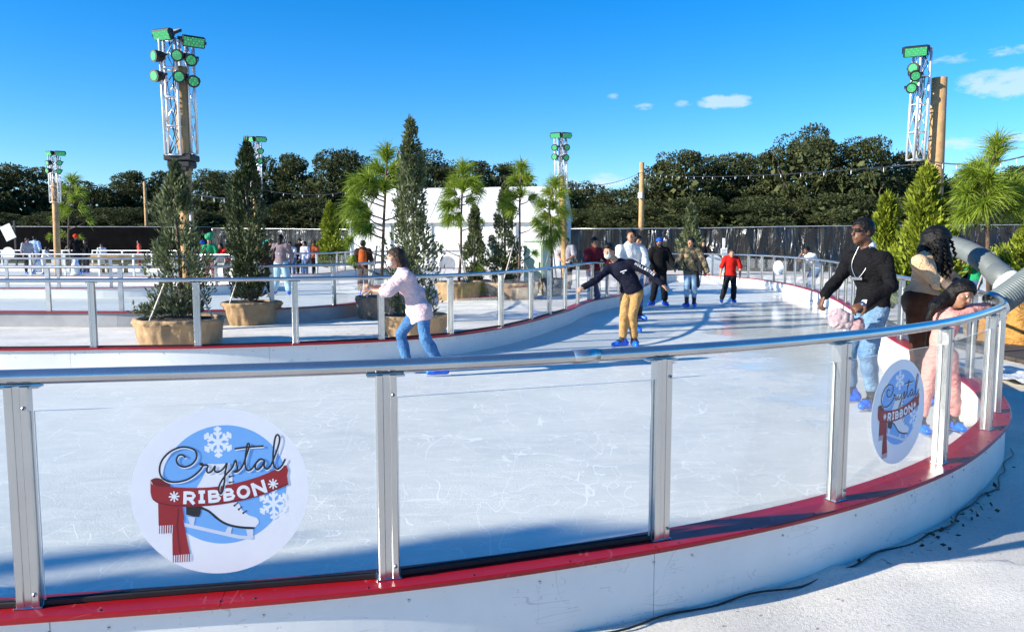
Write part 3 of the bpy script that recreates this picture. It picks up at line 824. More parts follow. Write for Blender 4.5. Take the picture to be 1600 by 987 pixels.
def oak(px, top, Y, wpx, kind, label, light=False):
    g = G(px, 378+1, -.03) if False else np.array([ray(px, 378)[0]*Y/ray(px, 378)[1], Y, -.03])
    zt = Q(px, top, Y)[2]
    key = (kind, light)
    if key not in oak_proto:
        r = thing('oak_tree', label, 'tree', g, 'oaks beyond the fence')
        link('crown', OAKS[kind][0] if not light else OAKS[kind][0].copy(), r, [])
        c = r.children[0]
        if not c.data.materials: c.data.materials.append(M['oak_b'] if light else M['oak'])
        OAKS[kind][1].build('trunk', M['oak_bark'], r)
        oak_proto[key] = r; o = r
    else:
        o = dup(oak_proto[key], g, random.Random(px).random()*6.28, label)
    o.rotation_euler[2] = random.Random(px).random()*6.28
    sx = wpx*Y/F/12.0; o.scale = (sx, sx, zt/11.6)
    return o
ROW = [  # px, crown top, depth, crown width
 (-70, 262, 92, 210, 0, 'dark oak at the left edge of the picture, behind the black fence'),
 (40, 266, 96, 190, 1, 'low dark oak behind the far left light tower'),
 (150, 280, 90, 150, 2, 'small oak right of the far left light tower'),
 (240, 272, 94, 170, 3, 'dark oak behind the first potted cedar and large light tower'),
 (345, 262, 88, 170, 4, 'oak behind the dark second potted cedar'),
 (440, 246, 92, 170, 0, 'oak right of the second left light tower'),
 (540, 232, 90, 190, 1, 'tall round oak behind the left end of the white tent'),
 (665, 242, 96, 190, 2, 'oak rising behind the tallest potted cedar'),
 (770, 244, 100, 190, 3, 'oak above the ridge of the white tent, left of the slim light tower'),
 (900, 292, 104, 170, 4, 'low oak behind the slim light tower by the tent'),
 (965, 290, 98, 150, 1, 'low oak left of the bare wooden pole'),
 (1060, 240, 86, 190, 0, 'oak just right of the bare wooden pole'),
 (1160, 232, 88, 190, 3, 'broad oak behind the child in the red shirt'),
 (1250, 208, 84, 190, 2, 'tallest oak, grey green, at the right of the row'),
 (1345, 214, 82, 180, 4, 'tall oak above the man in the black sweater'),
 (1420, 245, 86, 150, 1, 'oak just left of the right light tower'),
 (1510, 262, 92, 150, 0, 'small oak right of the right light tower'),
 (1610, 262, 88, 190, 3, 'oak at the right edge of the picture behind the potted pine'),
]
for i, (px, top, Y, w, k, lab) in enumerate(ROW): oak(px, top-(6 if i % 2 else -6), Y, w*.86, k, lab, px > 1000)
# a second, lower rank closes the gaps under the crowns
ROW2 = [(-20, 318, 82, 190, 'undergrowth oak low behind the left end of the black fence'), (95, 322, 80, 170, 'low bushy oak behind the staked far pine'), (195, 315, 83, 170, 'low bushy oak right of the staked far pine'), (300, 318, 80, 180, 'low bushy oak between the two left cedars'), (400, 312, 81, 170, 'low bushy oak behind the second left light tower'), (490, 300, 82, 180, 'low bushy oak left of the tent'),
        (900, 318, 84, 150, 'low bushy oak at the right gable of the tent'), (985, 312, 80, 170, 'low bushy oak behind the bare wooden pole'), (1085, 300, 78, 180, 'low bushy oak behind the camouflage jacket skater'), (1190, 296, 77, 190, 'low bushy oak above the wrinkled black sheeting'), (1300, 290, 76, 190, 'low bushy oak left of the man in sunglasses'), (1400, 300, 77, 170, 'low bushy oak behind the broad lime cedar'), (1500, 305, 78, 190, 'low bushy oak behind the long haired woman'), (1600, 308, 78, 180, 'low bushy oak behind the right edge cedar')]
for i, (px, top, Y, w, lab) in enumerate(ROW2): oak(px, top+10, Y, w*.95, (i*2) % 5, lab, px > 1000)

def cedar_crown(seed, H, R, n, prof=.22, z0=.1, size=.11, asym=.25):
    rs = np.random.RandomState(seed); Vs = []
    nb = int(90*H/2.5)
    h = rs.rand(n)**1.25
    ang = rs.rand(n)*2*math.pi
    # branches: clumps in angle and height give an uneven outline
    cid = rs.randint(0, nb, n); ca = rs.rand(nb)*2*math.pi; ch = rs.rand(nb)**1.2; cs = .5+.72*rs.rand(nb)
    ang = ca[cid]+rs.normal(size=n)*.28; h = np.clip(ch[cid]+rs.normal(size=n)*.035, 0, 1)
    Rz = np.where(h < prof, .6+.4*h/prof, ((1-h)/(1-prof))**.8)
    rr = R*Rz*cs[cid]*(1+asym*np.sin(ang*2+h*9))*(.25+.75*rs.rand(n)**.45)+.015
    p = np.stack([rr*np.cos(ang), rr*np.sin(ang), z0+h*(H-z0)], 1)
    p[:, 2] += rr*.25
    d = np.stack([np.cos(ang)*.65, np.sin(ang)*.65, .75+.4*rs.rand(n)], 1)+unit(n, rs)*.5
    Vs.append(cards(p, d, size, size*.34, rs))
    Vs.append(cards(p+unit(n, rs)*size*.4, d+unit(n, rs)*.5, size*.8, size*.28, rs))
    k = 60; p = np.stack([rs.normal(size=k)*.02, rs.normal(size=k)*.02, H*(.93+.09*rs.rand(k))], 1)
    Vs.append(cards(p, np.tile([0, 0, 1.], (k, 1))+unit(k, rs)*.25, size*1.3, size*.25, rs))
    return Vs
def pine_crown(seed, H, spots, nl=.30, per=150, wid=.011):
    """spots: tuft centres (x,y,z,direction)"""
    rs = np.random.RandomState(seed); Vs = []
    for (c, d, s) in spots:
        d = np.array(d, float); d /= np.linalg.norm(d); c = np.array(c, float)
        k = int(per*s); u = unit(k, rs); dd = d*1.0+u*.95; dd /= np.linalg.norm(dd, axis=1)[:, None]
        base = c-d*rs.rand(k)[:, None]*.22*s
        L = nl*s*(.65+.5*rs.rand(k)); dr = L*.22
        mid = base+dd*(L*.55)[:, None]; tip = base+dd*L[:, None]; tip[:, 2] -= dr
        x = np.cross(dd, unit(k, rs)); x /= np.linalg.norm(x, axis=1)[:, None]+1e-9; w = wid*(.8+.4*rs.rand(k))[:, None]
        Vs.append(np.stack([base-x*w*.5, base+x*w*.5, mid+x*w*.5, mid-x*w*.5], 1))
        Vs.append(np.stack([mid-x*w*.5, mid+x*w*.5, tip+x*w*.15, tip-x*w*.15], 1))
    return Vs
def pot(mb, r, h, seed, m=0):
    rr = np.random.RandomState(seed); ph = rr.rand(6)*6.28
    w = lambda a, i: .05*math.sin(3*a+ph[0]+i*.15)+.035*math.sin(7*a+ph[1]+i*.7)+.02*math.sin(17*a+ph[2]+i*.6)+.015*math.sin(26*a+ph[3]-i)
    mb.lathe([(r*.86, 0), (r*.92, h*.25), (r*.97, h*.55), (r*1.0, h*.8), (r*1.04, h*.86), (r*1.05, h*.93), (r*1.03, h), (r*.97, h*1.01), (r*.9, h*.93)], n=96, m=m, wob=w)
def potted(name, label, cat, base, potr, poth, crown, trunkpts, tr, crown_mat, group, pot_mat='burlap', seed=0, stakes=3, rz=0, second=None):
    root = thing(name, label, cat, base, group, rz)
    if potr:
        mb = MB(); pot(mb, potr, poth, seed); mb.build('planter', M[pot_mat], root)
        rr = np.random.RandomState(seed+5); mb = MB(); mb.lathe([(0, .03), (potr*.4, .05), (potr*.75, .0), (potr*.95, -.05)], (0, 0, poth*.93), 30, 0, lambda a, i: .03*math.sin(5*a+i)); mb.build('soil', M['soil'], root)
    mb = MB(); n = len(trunkpts); mb.tube(trunkpts, list(np.linspace(tr, tr*.3, n)), 8)
    if second: 
        for b in second: mb.tube(b, [tr*.45, tr*.35, tr*.15][:len(b)], 6)
    mb.build('trunk', M['bark'], root)
    quads('crown', crown, M[crown_mat], root)
    for k in range(stakes):
        a = k*2*math.pi/max(1, stakes)+seed
        mb = MB(); zt = min(1.1+poth, trunkpts[-1][2]*.55); mb.bar((math.cos(a)*potr*.85, math.sin(a)*potr*.85, poth*.9), (math.cos(a)*.03, math.sin(a)*.03, zt), .03, .018)
        mb.build('stake', M['stake'], root)
    return root
def lift(Vs, z): return [V+np.array([0, 0, z]) for V in Vs]
CG, PG = 'potted cedars', 'potted pines'
# --- the planted island
b = G(281, 540, -.03); H = Q(262, 262, b[1])[2]+.03
c1 = cedar_crown(1, H, .49, 3200, .35, .46, .10, .35)
rs = np.random.RandomState(8); k = 500
low = np.stack([-.38+rs.normal(size=k)*.13, -.1+rs.normal(size=k)*.12, .5+rs.rand(k)*.16], 1)
c1.append(cards(low, unit(k, rs)+np.array([0, 0, .5]), .1, .035, rs))
potted('potted_cedar', 'grey green cedar in a wide burlap pot right beside the large light tower', 'tree', b+np.array([0, .1, 0]), .66, .45, c1, [(0, 0, .4), (.02, 0, H*.5), (-.08, 0, H*.97)], .045, 'cedar', CG, seed=2)
b = G(385, 509, -.03); H = Q(380, 226, b[1])[2]+.03
potted('potted_cedar', 'very dark tall cedar in a tan wrapped pot, second from the left', 'tree', b+np.array([0, .3, 0]), .56, .47, cedar_crown(4, H, .47, 4000, .4, .5, .115, .3), [(0, 0, .4), (.02, 0, H*.5), (-.04, 0, H*.98)], .05, 'cedar_dark', CG, seed=4)
b = G(642, 529, -.03); H = Q(645, 190, b[1])[2]+.03
potted('potted_cedar', 'tallest slender cedar, in a burlap pot behind the skater in the pale pink shirt', 'tree', b+np.array([0, .35, 0]), .58, .40, cedar_crown(7, H, .45, 4000, .28, .3, .10, .35), [(0, 0, .4), (.02, 0, H*.5), (0, 0, H*.98)], .05, 'cedar', CG, seed=7)
def pine(px, py, tops, label, group=PG, potr=.45, poth=.42, pot_mat='burlap', seed=1, stakes=3, nl=.36, per=260, tr=.045, tufts=(), dry=False, z0=-.03, wid=.011, dY=.2):
    """tufts: (px, py, depth offset, dir px, dir py, scale) traced as places on the tree at its own depth"""
    b = G(px, py, z0); Y = b[1]+dY; b = np.array([b[0]*Y/b[1], Y, z0])
    tp = [np.array(Q(x, y, Y))-b for x, y in tops]
    sp = []; br = []
    def near_trunk(z):
        return np.array([np.interp(z, [t[2] for t in tp], [t[0] for t in tp]), 0, z])
    for (x, y, dd, dx, dz, s) in tufts:
        p = Q(x, y, Y+dd)-b; sp.append((p, (dx, np.sign(dd)*.4 if dd else 0, dz), s))
        q = near_trunk(max(.5, p[2]-.35*abs(p[0]-near_trunk(p[2])[0])-.1)); q[1] = 0
        br.append([tuple(q), tuple((q+p)/2+np.array([0, 0, -.05])), tuple(p)])
    return potted('potted_pine', label, 'tree', b, potr, poth, pine_crown(seed, 1, sp, nl, per, wid), [tuple(t) for t in tp], tr, 'pine_dry' if dry else 'pine', group, pot_mat, seed, stakes, 0, br)
pine(592, 499, [(592, 470), (597, 420), (600, 340), (604, 260), (605, 222)], 'tall pine in a shallow burlap pot, left of the tallest cedar', pot_mat='burlap_dark', potr=.5, poth=.5, seed=21, tufts=[
    (604, 238, 0, 0, 1, 1.15), (590, 262, .2, -.6, .7, 1.1), (618, 262, -.2, .7, .6, 1), (572, 280, -.3, -.8, .4, 1.2), (556, 285, 0, -1, .3, 1), (622, 285, .2, .9, .4, 1), (580, 300, .3, -.6, .2, 1.1), (600, 290, -.3, .1, .6, 1),
    (556, 320, -.2, -1, .2, 1.25), (548, 335, .2, -1, 0, 1.1), (570, 335, .3, -.6, -.1, 1.1), (562, 352, 0, -.8, -.3, 1.1), (575, 358, -.3, -.3, -.6, .8), (545, 375, 0, -.8, -.5, .6), (628, 330, .3, .7, .3, .7), (556, 300, .1, -.7, .6, 1.0), (550, 405, .2, -.3, -.8, .55)])
pine(716, 470, [(716, 450), (720, 400), (721, 330), (723, 270), (724, 250)], 'pine in a burlap bag, left of the two centre pines, in front of the tent', potr=.62, poth=.55, seed=22, nl=.42, tufts=[
    (724, 262, 0, 0, 1, 1.15), (712, 282, .2, -.6, .8, 1), (738, 284, -.2, .7, .7, 1), (703, 300, 0, -1, .4, 1.1), (746, 296, .2, 1, .5, 1), (724, 290, -.3, 0, .6, 1.1), (698, 322, -.3, -1, -.1, 1.1), (712, 318, .3, -.4, .2, 1), (700, 342, 0, -.9, -.5, .9), (735, 312, .3, .5, .3, .9), (715, 340, -.3, -.3, -.6, .9), (752, 345, .2, .9, .1, .45), (748, 418, .2, .7, -.3, .5), (690, 385, 0, -1, .1, .3)])
pine(803, 468, [(810, 450), (812, 400), (812, 320), (814, 262), (815, 248)], 'slim pine in a pale burlap bag, between two grey cedars', potr=.75, poth=.5, seed=23, nl=.42, tufts=[
    (815, 260, 0, 0, 1, 1.05), (806, 280, .2, -.6, .8, .9), (824, 278, -.2, .7, .8, .9), (800, 305, 0, -.9, .3, 1), (788, 318, .2, -1, .2, .95), (814, 300, -.2, 0, .6, .9), (832, 308, .2, .8, .5, .8), (800, 325, -.3, -.6, 0, .9), (840, 350, 0, .8, .3, .5), (835, 395, .2, .9, 0, .5)])
pine(862, 466, [(862, 440), (862, 380), (858, 320), (866, 285), (868, 278)], 'dense low pine held by a stake tripod at the right end of the tent', potr=.36, poth=.55, pot_mat='burlap_dark', seed=24, nl=.45, dY=1.2, tufts=[
    (868, 285, 0, 0, 1, 1.1), (858, 300, .2, -.5, .6, 1.1), (876, 302, -.2, .6, .5, 1.1), (846, 318, 0, -.9, .4, 1), (866, 320, -.3, .1, .4, 1.1), (878, 330, .2, .8, 0, 1.1), (852, 338, .3, -.6, 0, 1.1), (868, 346, 0, .2, -.2, 1.1), (850, 360, -.2, -.5, -.5, 1.1), (870, 366, .2, .4, -.5, 1.1), (838, 345, .2, -1, 0, .7), (860, 378, 0, 0, -.8, .9)])
def slim(px, py, top, R, label, seed, potr=.4, poth=.45, m='cedar', pot_mat='burlap', n=2600, size=.12, prof=.25, dY=.3, z0=-.03, group=CG, stakes=0, rows=None):
    b = G(px, py, z0); b = np.array([b[0]*(b[1]+dY)/b[1], b[1]+dY, z0]); H = Q(px, top, b[1])[2]-z0
    return potted('potted_cedar', label, 'tree', b, potr, poth, cedar_crown(seed, H, R, n, prof, poth*.8, size), [(0, 0, .3), (0, 0, H*.6), (0, 0, H*.98)], .045, m, group, pot_mat, seed, stakes)
slim(742, 467, 325, .36, 'thin cedar in a dark box planter beside the left centre pine', 31, .46, .55, pot_mat='burlap_dark')
slim(789, 466, 292, .52, 'grey cedar left of the slim centre pine', 32, .42, .5, n=3200)
# bush cedars and plants away from the island
def bush(px, base, top, Y, wpx, label, seed, m='cedar_lime', n=3600, size=.15, prof=.3, pt=0):
    g = np.array([ray(px, 378)[0]*Y/ray(px, 378)[1], Y, -.03]); H = Q(px, top, Y)[2]; R = wpx/2*Y/F
    r = thing('cedar_bush', label, 'shrub', g, 'bushy lime green cedars')
    quads('crown', cedar_crown(seed, H, R, n, prof, .25, size, .3), M[m], r)
    mb = MB(); mb.tube([(0, 0, -.1), (0, 0, H*.5), (0, 0, H*.9)], [.06, .04, .01], 7); mb.build('trunk', M['bark'], r)
    if pt:
        mb = MB(); pot(mb, pt, .42, seed); mb.build('planter', M['burlap_dark'], r)
    return r
bush(517, 400, 322, 44, 42, 'round lime cedar beside the left end of the tent', 41, n=3400, size=.24)
bush(1445, 430, 268, 14.5, 92, 'broad pointed lime cedar between the man and the long haired woman', 42, n=7000, size=.15)
bush(1384, 430, 310, 16.5, 66, 'narrow lime cedar behind the head of the man in black', 43, n=5000, size=.15)
bush(1079, 370, 322, 40, 36, 'small sparse cedar standing behind the camouflage jacket skater', 44, 'cedar', 1600, .22)
bush(1612, 450, 318, 17.5, 92, 'lime cedar cut off by the right edge of the picture', 45, n=6500, size=.12)
pine(1546, 470, [(1546, 470), (1544, 400), (1543, 330), (1550, 260), (1556, 225)], 'young pine with a peeling trunk at the right, behind the grey duct', PG, .4, .4, 'burlap_dark', 51, 3, .36, 320, .05, dY=-8.5, wid=.009, tufts=[
    (1558, 225, 0, .05, 1, 1.25), (1553, 245, .15, -.2, 1, .9), (1530, 262, .1, -.7, .7, 1.15), (1516, 272, 0, -1, .4, 1.1), (1545, 275, -.3, -.2, .6, 1), (1578, 280, .2, .7, .7, 1.1), (1592, 292, 0, 1, .5, 1.15), (1525, 292, .3, -.8, .1, 1.1), (1508, 302, -.1, -1, 0, .95), (1560, 298, -.3, .4, .4, 1), (1520, 325, .1, -.9, -.2, 1.15), (1504, 335, 0, -1, -.3, .9), (1536, 320, -.3, -.4, -.1, 1), (1586, 318, .2, .9, 0, 1), (1566, 330, .3, .3, .1, .9), (1600, 305, .2, 1, .2, 1)])
pine(105, 402, [(106, 402), (107, 360), (108, 320), (110, 290), (112, 280)], 'sparse pine on a pale stake tripod, far left in the back rink', PG, .5, .3, 'burlap_dark', 52, 3, .75, 120, .06, dY=-35.4, wid=.03, z0=-.03, tufts=[
    (113, 282, 0, 0, 1, 1.1), (104, 296, .3, -.6, .6, 1), (122, 300, .3, .7, .6, 1), (116, 310, -.4, 0, .5, 1), (96, 322, 0, -1, .2, .9), (126, 325, .2, .9, .2, .9), (108, 330, -.4, -.2, .2, .9), (90, 340, .2, -1, 0, .8), (138, 345, 0, 1, .2, .7), (100, 365, .2, -.5, -.2, .6), (80, 368, 0, -1, -.2, .6), (122, 372, .2, .6, -.2, .7)])
# off to the left, out of frame: slender trees of the same planting that throw the long bands of shade over the near ice
for j, (x, y, H, R, lab) in enumerate([(-20.0, -2.75, 7.4, .26, 'tall slim cedar out of frame to the left'), (-26, -4.25, 8.7, .34, 'taller slim cedar out of frame to the far left')]):
    r = thing('cedar_tree', lab, 'tree', (x, y, -.03), 'slender cedars left of the picture')
    quads('crown', cedar_crown(60+j, H, R, 2200, .45, .8, .34, .8), M['cedar_dark'], r)
    mb = MB(); mb.tube([(0, 0, -.1), (0, 0, H*.95)], [.1, .02], 7); mb.build('trunk', M['bark'], r)

# ================================================================== tent, fences
def level(px, Y, z=-.03): r = ray(px, 378); return np.array([r[0]*Y/r[1], Y, z])
def tent():
    Y = 50.0; x0, x1 = level(541, Y)[0], level(872, Y)[0]; ze, zr = Q(600, 340, Y)[2], Q(700, 293, Y+3)[2]; D = 5.5
    root = thing('marquee_tent', 'long white marquee tent with a pitched roof behind the potted trees', 'tent', ((x0+x1)/2, Y, -.03), None, rad(-12))
    W_ = (x1-x0)*1.02; h = W_/2
    nb = 5
    for k in range(nb):
        a, b = -h+W_*k/nb, -h+W_*(k+1)/nb
        mb = MB(); n = 9
        V = []; Fs = []
        for i in range(n):
            x = a+.03+(b-a-.06)*i/(n-1)
            for z in (0, ze*.5, ze-.05): V.append((x, .03*math.sin(i*1.9+k)+.02*math.sin(z*2+i), z))
        for i in range(n-1):
            for j in range(2): Fs.append((i*3+j, (i+1)*3+j, (i+1)*3+j+1, i*3+j+1))
        mb.add(V, Fs, 0, True); mb.build('wall_panel', M['tent'], root)
    for k in range(nb+1):
        x = -h+W_*k/nb; mb = MB(); mb.box((x, -.06, ze/2), (.10, .07, ze)); mb.build('frame_leg', M['tent_frame'], root)
    mb = MB()
    for x in (-h, h): mb.add([(x, 0, 0), (x, D, 0), (x, D, ze), (x, D/2, zr), (x, 0, ze)], [(0, 1, 2, 3, 4)])
    mb.add([(-h, D, 0), (h, D, 0), (h, D, ze), (-h, D, ze)], [(0, 1, 2, 3)]); mb.build('end_wall', M['tent'], root)
    for k in range(nb):
        a, b = -h-.1+(W_+.2)*k/nb, -h-.1+(W_+.2)*(k+1)/nb
        for sgn in (0, 1):
            V = []; Fs = []; n = 7
            for i in range(n):
                u = i/(n-1); x = a+.02+(b-a-.04)*u; sag = -.10*math.sin(math.pi*u)
                for j in range(5):
                    v = j/4; y = -.35+v*(D/2+.35) if sgn == 0 else D+.35-v*(D/2+.35); V.append((x, y, ze-.1+v*(zr-ze+.1)+sag*math.sin(math.pi*v)))
            for i in range(n-1):
                for j in range(4): Fs.append((i*5+j, (i+1)*5+j, (i+1)*5+j+1, i*5+j+1))
            mb = MB(); mb.add(V, Fs, 0, True); mb.build('roof_panel', M['tent'], root)
    mb = MB(); mb.box((0, -.38, ze-.17), (W_+.3, .05, .26), None, 0, .02); mb.build('valance', M['tent'], root)
    return root
tent()
def fence(name, label, pts, mname, group=None, folds=0.0, post_step=3.0, seed=0):
    P = np.array(pts, float)      # (x,y,ztop)
    root = thing(name, label, 'fence', (0, 0, 0), group)
    seg = np.linalg.norm(np.diff(P[:, :2], axis=0), axis=1); s = np.concatenate([[0], np.cumsum(seg)])
    f = lambda q: np.array([np.interp(q, s, P[:, k]) for k in range(3)])
    n = int(s[-1]/.22); nz = 12 if folds else 3; V = []
    rs_ = np.random.RandomState(seed); ph = rs_.rand(8)*6.28
    ends = (P[-1]-P[0])[:2]; nrm = np.array([ends[1], -ends[0]]); nrm /= np.linalg.norm(nrm)
    for i in range(n+1):
        q = s[-1]*i/n; p = f(q)
        for j in range(nz+1):
            v = j/nz; z = -.03+v*(p[2]+.03)
            d = 0
            if folds:
                d = folds*(math.sin(q*3.1+v*4.0*math.sin(q*.55+ph[0])+ph[1])+.7*math.sin(q*7.3-v*6.0+ph[2])*v+.5*math.sin(q*1.3+v*9+ph[3])*(1-v)+.8*max(0, math.sin(q*2.05+v*2.2+ph[4]))**3)
                if j == nz: z += -.10*abs(math.sin(q*math.pi/post_step))
            V.append((p[0]+nrm[0]*d, p[1]+nrm[1]*d, z))
    Fq = [(i*(nz+1)+j, (i+1)*(nz+1)+j, (i+1)*(nz+1)+j+1, i*(nz+1)+j+1) for i in range(n) for j in range(nz)]
    link('sheeting', np_mesh(V, Fq, True), root, [M[mname]])
    mb = MB(); mb.tube([tuple(p[:2]+nrm*-.12*0)+(p[2]+.02,) for p in [f(q) for q in np.linspace(0, s[-1], 12)]], .035, 6); mb.build('top_rail', M['alu_far'], root)
    q = 0
    while q < s[-1]:
        p = f(q); mb = MB(); mb.tube([(p[0]-nrm[0]*.16, p[1]-nrm[1]*.16, -.1), (p[0]-nrm[0]*.16, p[1]-nrm[1]*.16, p[2]+.03)], .03, 6); mb.build('post', M['alu_far'], root); q += post_step
    return root
def fp(px, py, Y): r = Q(px, py, Y); return (r[0], r[1], r[2])
fence('windbreak_fence', 'long matt black fabric fence behind the left half of the back rink', [fp(-140, 354, 72), fp(330, 355, 70)], 'mesh_fabric', 'black boundary fences')
fence('windbreak_fence', 'short stretch of wrinkled black plastic fence left of the tent', [fp(331, 357, 66), fp(560, 359, 58)], 'sheet', 'black boundary fences', .05, 3.2, 2)
fence('windbreak_fence', 'wrinkled shiny black plastic fence behind the right half of the rink', [fp(892, 358, 47), fp(1100, 357, 46), fp(1250, 354, 44), fp(1720, 351, 40)], 'sheet', 'black boundary fences', .075, 3.0, 5)

# ================================================================== light towers, poles, string lights
def green_lens():
    m = bpy.data.materials.new('green_led_lens'); m.use_nodes = True; nt = m.node_tree; p = nt.nodes['Principled BSDF']
    tc = nt.nodes.new('ShaderNodeTexCoord'); vo = nt.nodes.new('ShaderNodeTexVoronoi'); vo.inputs['Scale'].default_value = 26; vo.inputs['Randomness'].default_value = .2
    nt.links.new(tc.outputs['Object'], vo.inputs['Vector'])
    c = ramp(nt, vo.outputs['Distance'], [(.15, (.02, .27, .07)), (.45, (.002, .03, .012))])
    nt.links.new(c, p.inputs['Emission Color']); p.inputs['Emission Strength'].default_value = 1.0
    p.inputs['Base Color'].default_value = (.05, .3, .12, 1); p.inputs['Roughness'].default_value = .3
    return m
M['lens_green'] = green_lens()
M['truss'] = mat('truss_aluminium', (.8, .81, .82), .35, .55, .05)
def frame_of(d):
    z = Vector(d).normalized(); x = Vector((0, 0, 1)).cross(z)
    if x.length < .01: x = Vector((1, 0, 0))
    x.normalize(); return x, z.cross(x), z
def par(root, c, d, r):
    c = Vector(c); x, y, z = frame_of(d); mb = MB()
    mb.tube([c-z*r*1.5, c-z*r*1.2, c-z*r*.2, c+z*r*.5], [r*.55, r*.85, r, r*1.06], 16, 0, False)
    for s_ in (-1, 1): mb.bar(c+x*r*1.12*s_+z*0, c+x*r*1.12*s_-z*r*1.4+y*r*.3, r*.12, r*.35)
    mb.bar(c-x*r*1.15-z*r*1.4+y*r*.3, c+x*r*1.15-z*r*1.4+y*r*.3, r*.14, r*.35)
    o = mb.build('spotlight', M['black'], root)
    l = MB(); l.tube([c+z*r*.5, c+z*r*.56], r*.78, 16, 0, False); l.build('lens', M['lens_green'], o)
    b = MB(); n = 16
    return o
def flood(root, c, d, w, h):
    c = Vector(c); x, y, z = frame_of(d); mb = MB(); ax = (x, y, z)
    mb.box(c-z*.03, (w, h, .10), ax, 0, .02)
    mb.box(c-z*.12, (w*.72, h*.7, .12), ax, 0, .02)
    for s_ in (-1, 1): mb.bar(c+x*(w*.53)*s_, c+x*(w*.53)*s_-z*.28-y*.0, .02, .05)
    mb.bar(c-x*w*.53-z*.28, c+x*w*.53-z*.28, .02, .05)
    o = mb.build('floodlight', M['black'], root)
    l = MB(); l.box(c+z*.025, (w*.86, h*.78, .012), ax); l.build('lens', M['lens_green'], o)
def truss(root, a, b, w, d=None, step=.55, yaw=0.2):
    a, b = Vector(a), Vector(b); d = d or w; z = (b-a).normalized(); x = Vector((math.cos(yaw), math.sin(yaw), 0)); y = z.cross(x); mb = MB(); L = (b-a).length
    n = max(2, int(L/step))
    cs = [(-1, -1), (1, -1), (1, 1), (-1, 1)]
    P = lambda k, i: a+z*(L*i/n)+x*(cs[k][0]*w/2)+y*(cs[k][1]*d/2)
    for k in range(4): mb.tube([P(k, 0), P(k, n)], .025, 7)
    for i in range(n+1):
        for k in range(4): mb.tube([P(k, i), P((k+1) % 4, i)], .016, 5)
        if i < n:
            for k in range(4): mb.tube([P(k, i) if i % 2 else P((k+1) % 4, i), P((k+1) % 4, i+1) if i % 2 else P(k, i+1)], .010, 5)
    return mb.build('truss', M['truss'], root)
def tower(label, Y, pole, trusses, pars, floods, pr, fl, lamp_r=.13, box=None, conduit=None):
    b = Q(pole[0][0], pole[0][1], Y); root = thing('light_tower', label, 'light tower', (b[0], Y, -.03), 'light towers with green lamps')
    o = np.array([b[0], Y, -.03]); R_ = lambda x, y, dy=0: Vector(Q(x, y, Y+dy)-o)
    t = R_(*pole[1]); bt = R_(*pole[0]); dirn = (t-bt)/(t.z-bt.z); base = bt-dirn*(bt.z+.1)
    mb = MB(); mb.tube([base, base+(t-base)*.5, t], [pr*1.2, pr*1.08, pr*.95], 14); mb.build('pole', M['wood'], root)
    for (x0, y0, x1, y1, w, dy, yaw) in trusses: truss(root, R_(x0, y0, dy), R_(x1, y1, dy), w, None, .52, yaw)
    for (x, y, dx, dz, dy) in pars: par(root, R_(x, y, dy), (dx, -1, dz), lamp_r)
    for (x, y, dx, dz, dy) in floods: flood(root, R_(x, y, dy), (dx, -1, dz), *fl)
    if box:
        mb = MB(); c = R_(*box); mb.box(c, (.52, .42, .12), None, 0, .02); mb.box(c-Vector((0, 0, .12)), (.44, .34, .14), None, 0, .03); mb.box(c+Vector((0, 0, -.2)), (.3, .3, .1), None, 0, .02); mb.build('mount_box', M['black'], root)
    # cables hanging inside the truss
    x0, y0, x1, y1, w, dy, yaw = trusses[0]; a, e = R_(x0, y0, dy), R_(x1, y1, dy)
    mb = MB(); rr = random.Random(int(Y*10))
    for k in range(3):
        pts = [e+(a-e)*u+Vector((rr.uniform(-.1, .1), rr.uniform(-.1, .1), 0)) for u in np.linspace(0.02, .98, 9)]; mb.tube(pts, .009, 5)
    mb.build('cable', M['rubber'], root)
    if conduit:
        mb = MB(); mb.tube([R_(*c, -.18) for c in conduit], .022, 7); mb.build('conduit', M['white'], root)
    return root
tower('large light tower nearest on the left, with eight green lamps round a wooden pole', 14.8, ((290, 300), (282, 105)),
      [(274, 243, 264, 62, .27, -.1, .15), (298, 240, 291, 66, .17, .1, -.3)],
      [(244, 88, -.75, -.1, -.3), (278, 87, .1, -.2, -.35), (299, 94, .35, -.35, -.3), (244, 119, -.45, -.15, -.3), (281, 120, .15, -.2, -.35), (302, 127, .55, -.35, -.3)],
      [(253, 55, -.35, -.55, -.3), (303, 66, .75, -.5, -.2)], .115, (.40, .2), .105, (284, 247), [(297, 310), (299, 378), (300, 430)])
tower('tall light tower at the right beside a thick weathered pole', 15.8, ((1460, 300), (1468, 122)),
      [(1430, 250, 1442, 76, .22, -.1, .15)], [(1427, 107, -.7, -.1, -.2), (1430, 118, -.3, -.5, -.25), (1424, 138, -.4, -.2, -.25), (1432, 131, -.6, -.3, -.05)], [(1431, 81, -.5, -.6, -.25)], .15, (.44, .2), .10)
FT = [(-.013, .012), (.013, .012), (-.013, .028), (.013, .028)]
def far_tower(px, top, bot, Y, label, pole_top=None):
    s_ = (bot-top)/86.0
    tower(label, Y, ((px+4, bot+40), (px+1, bot-30)), [(px+2, bot, px-1, top+6, .32, -.1, .3), (px+5, bot, px+4, top+10, .2, .15, -.3)],
          [(px-9, top+20*s_, -.4, -.2, -.3), (px+9, top+20*s_, .4, -.2, -.3), (px-9, top+33*s_, -.5, -.15, -.3), (px+8, top+34*s_, .4, -.25, -.3)],
          [(px-8, top+4, -.5, -.4, -.3), (px+10, top+4, .6, -.4, -.3)], .12, (.40, .2), .11)
far_tower(398, 214, 308, 30, 'light tower just right of the dark second cedar')
far_tower(84, 236, 316, 34, 'smallest light tower, far left above the staked pine')
far_tower(876, 208, 305, 28, 'slim light tower above the right end of the white tent')
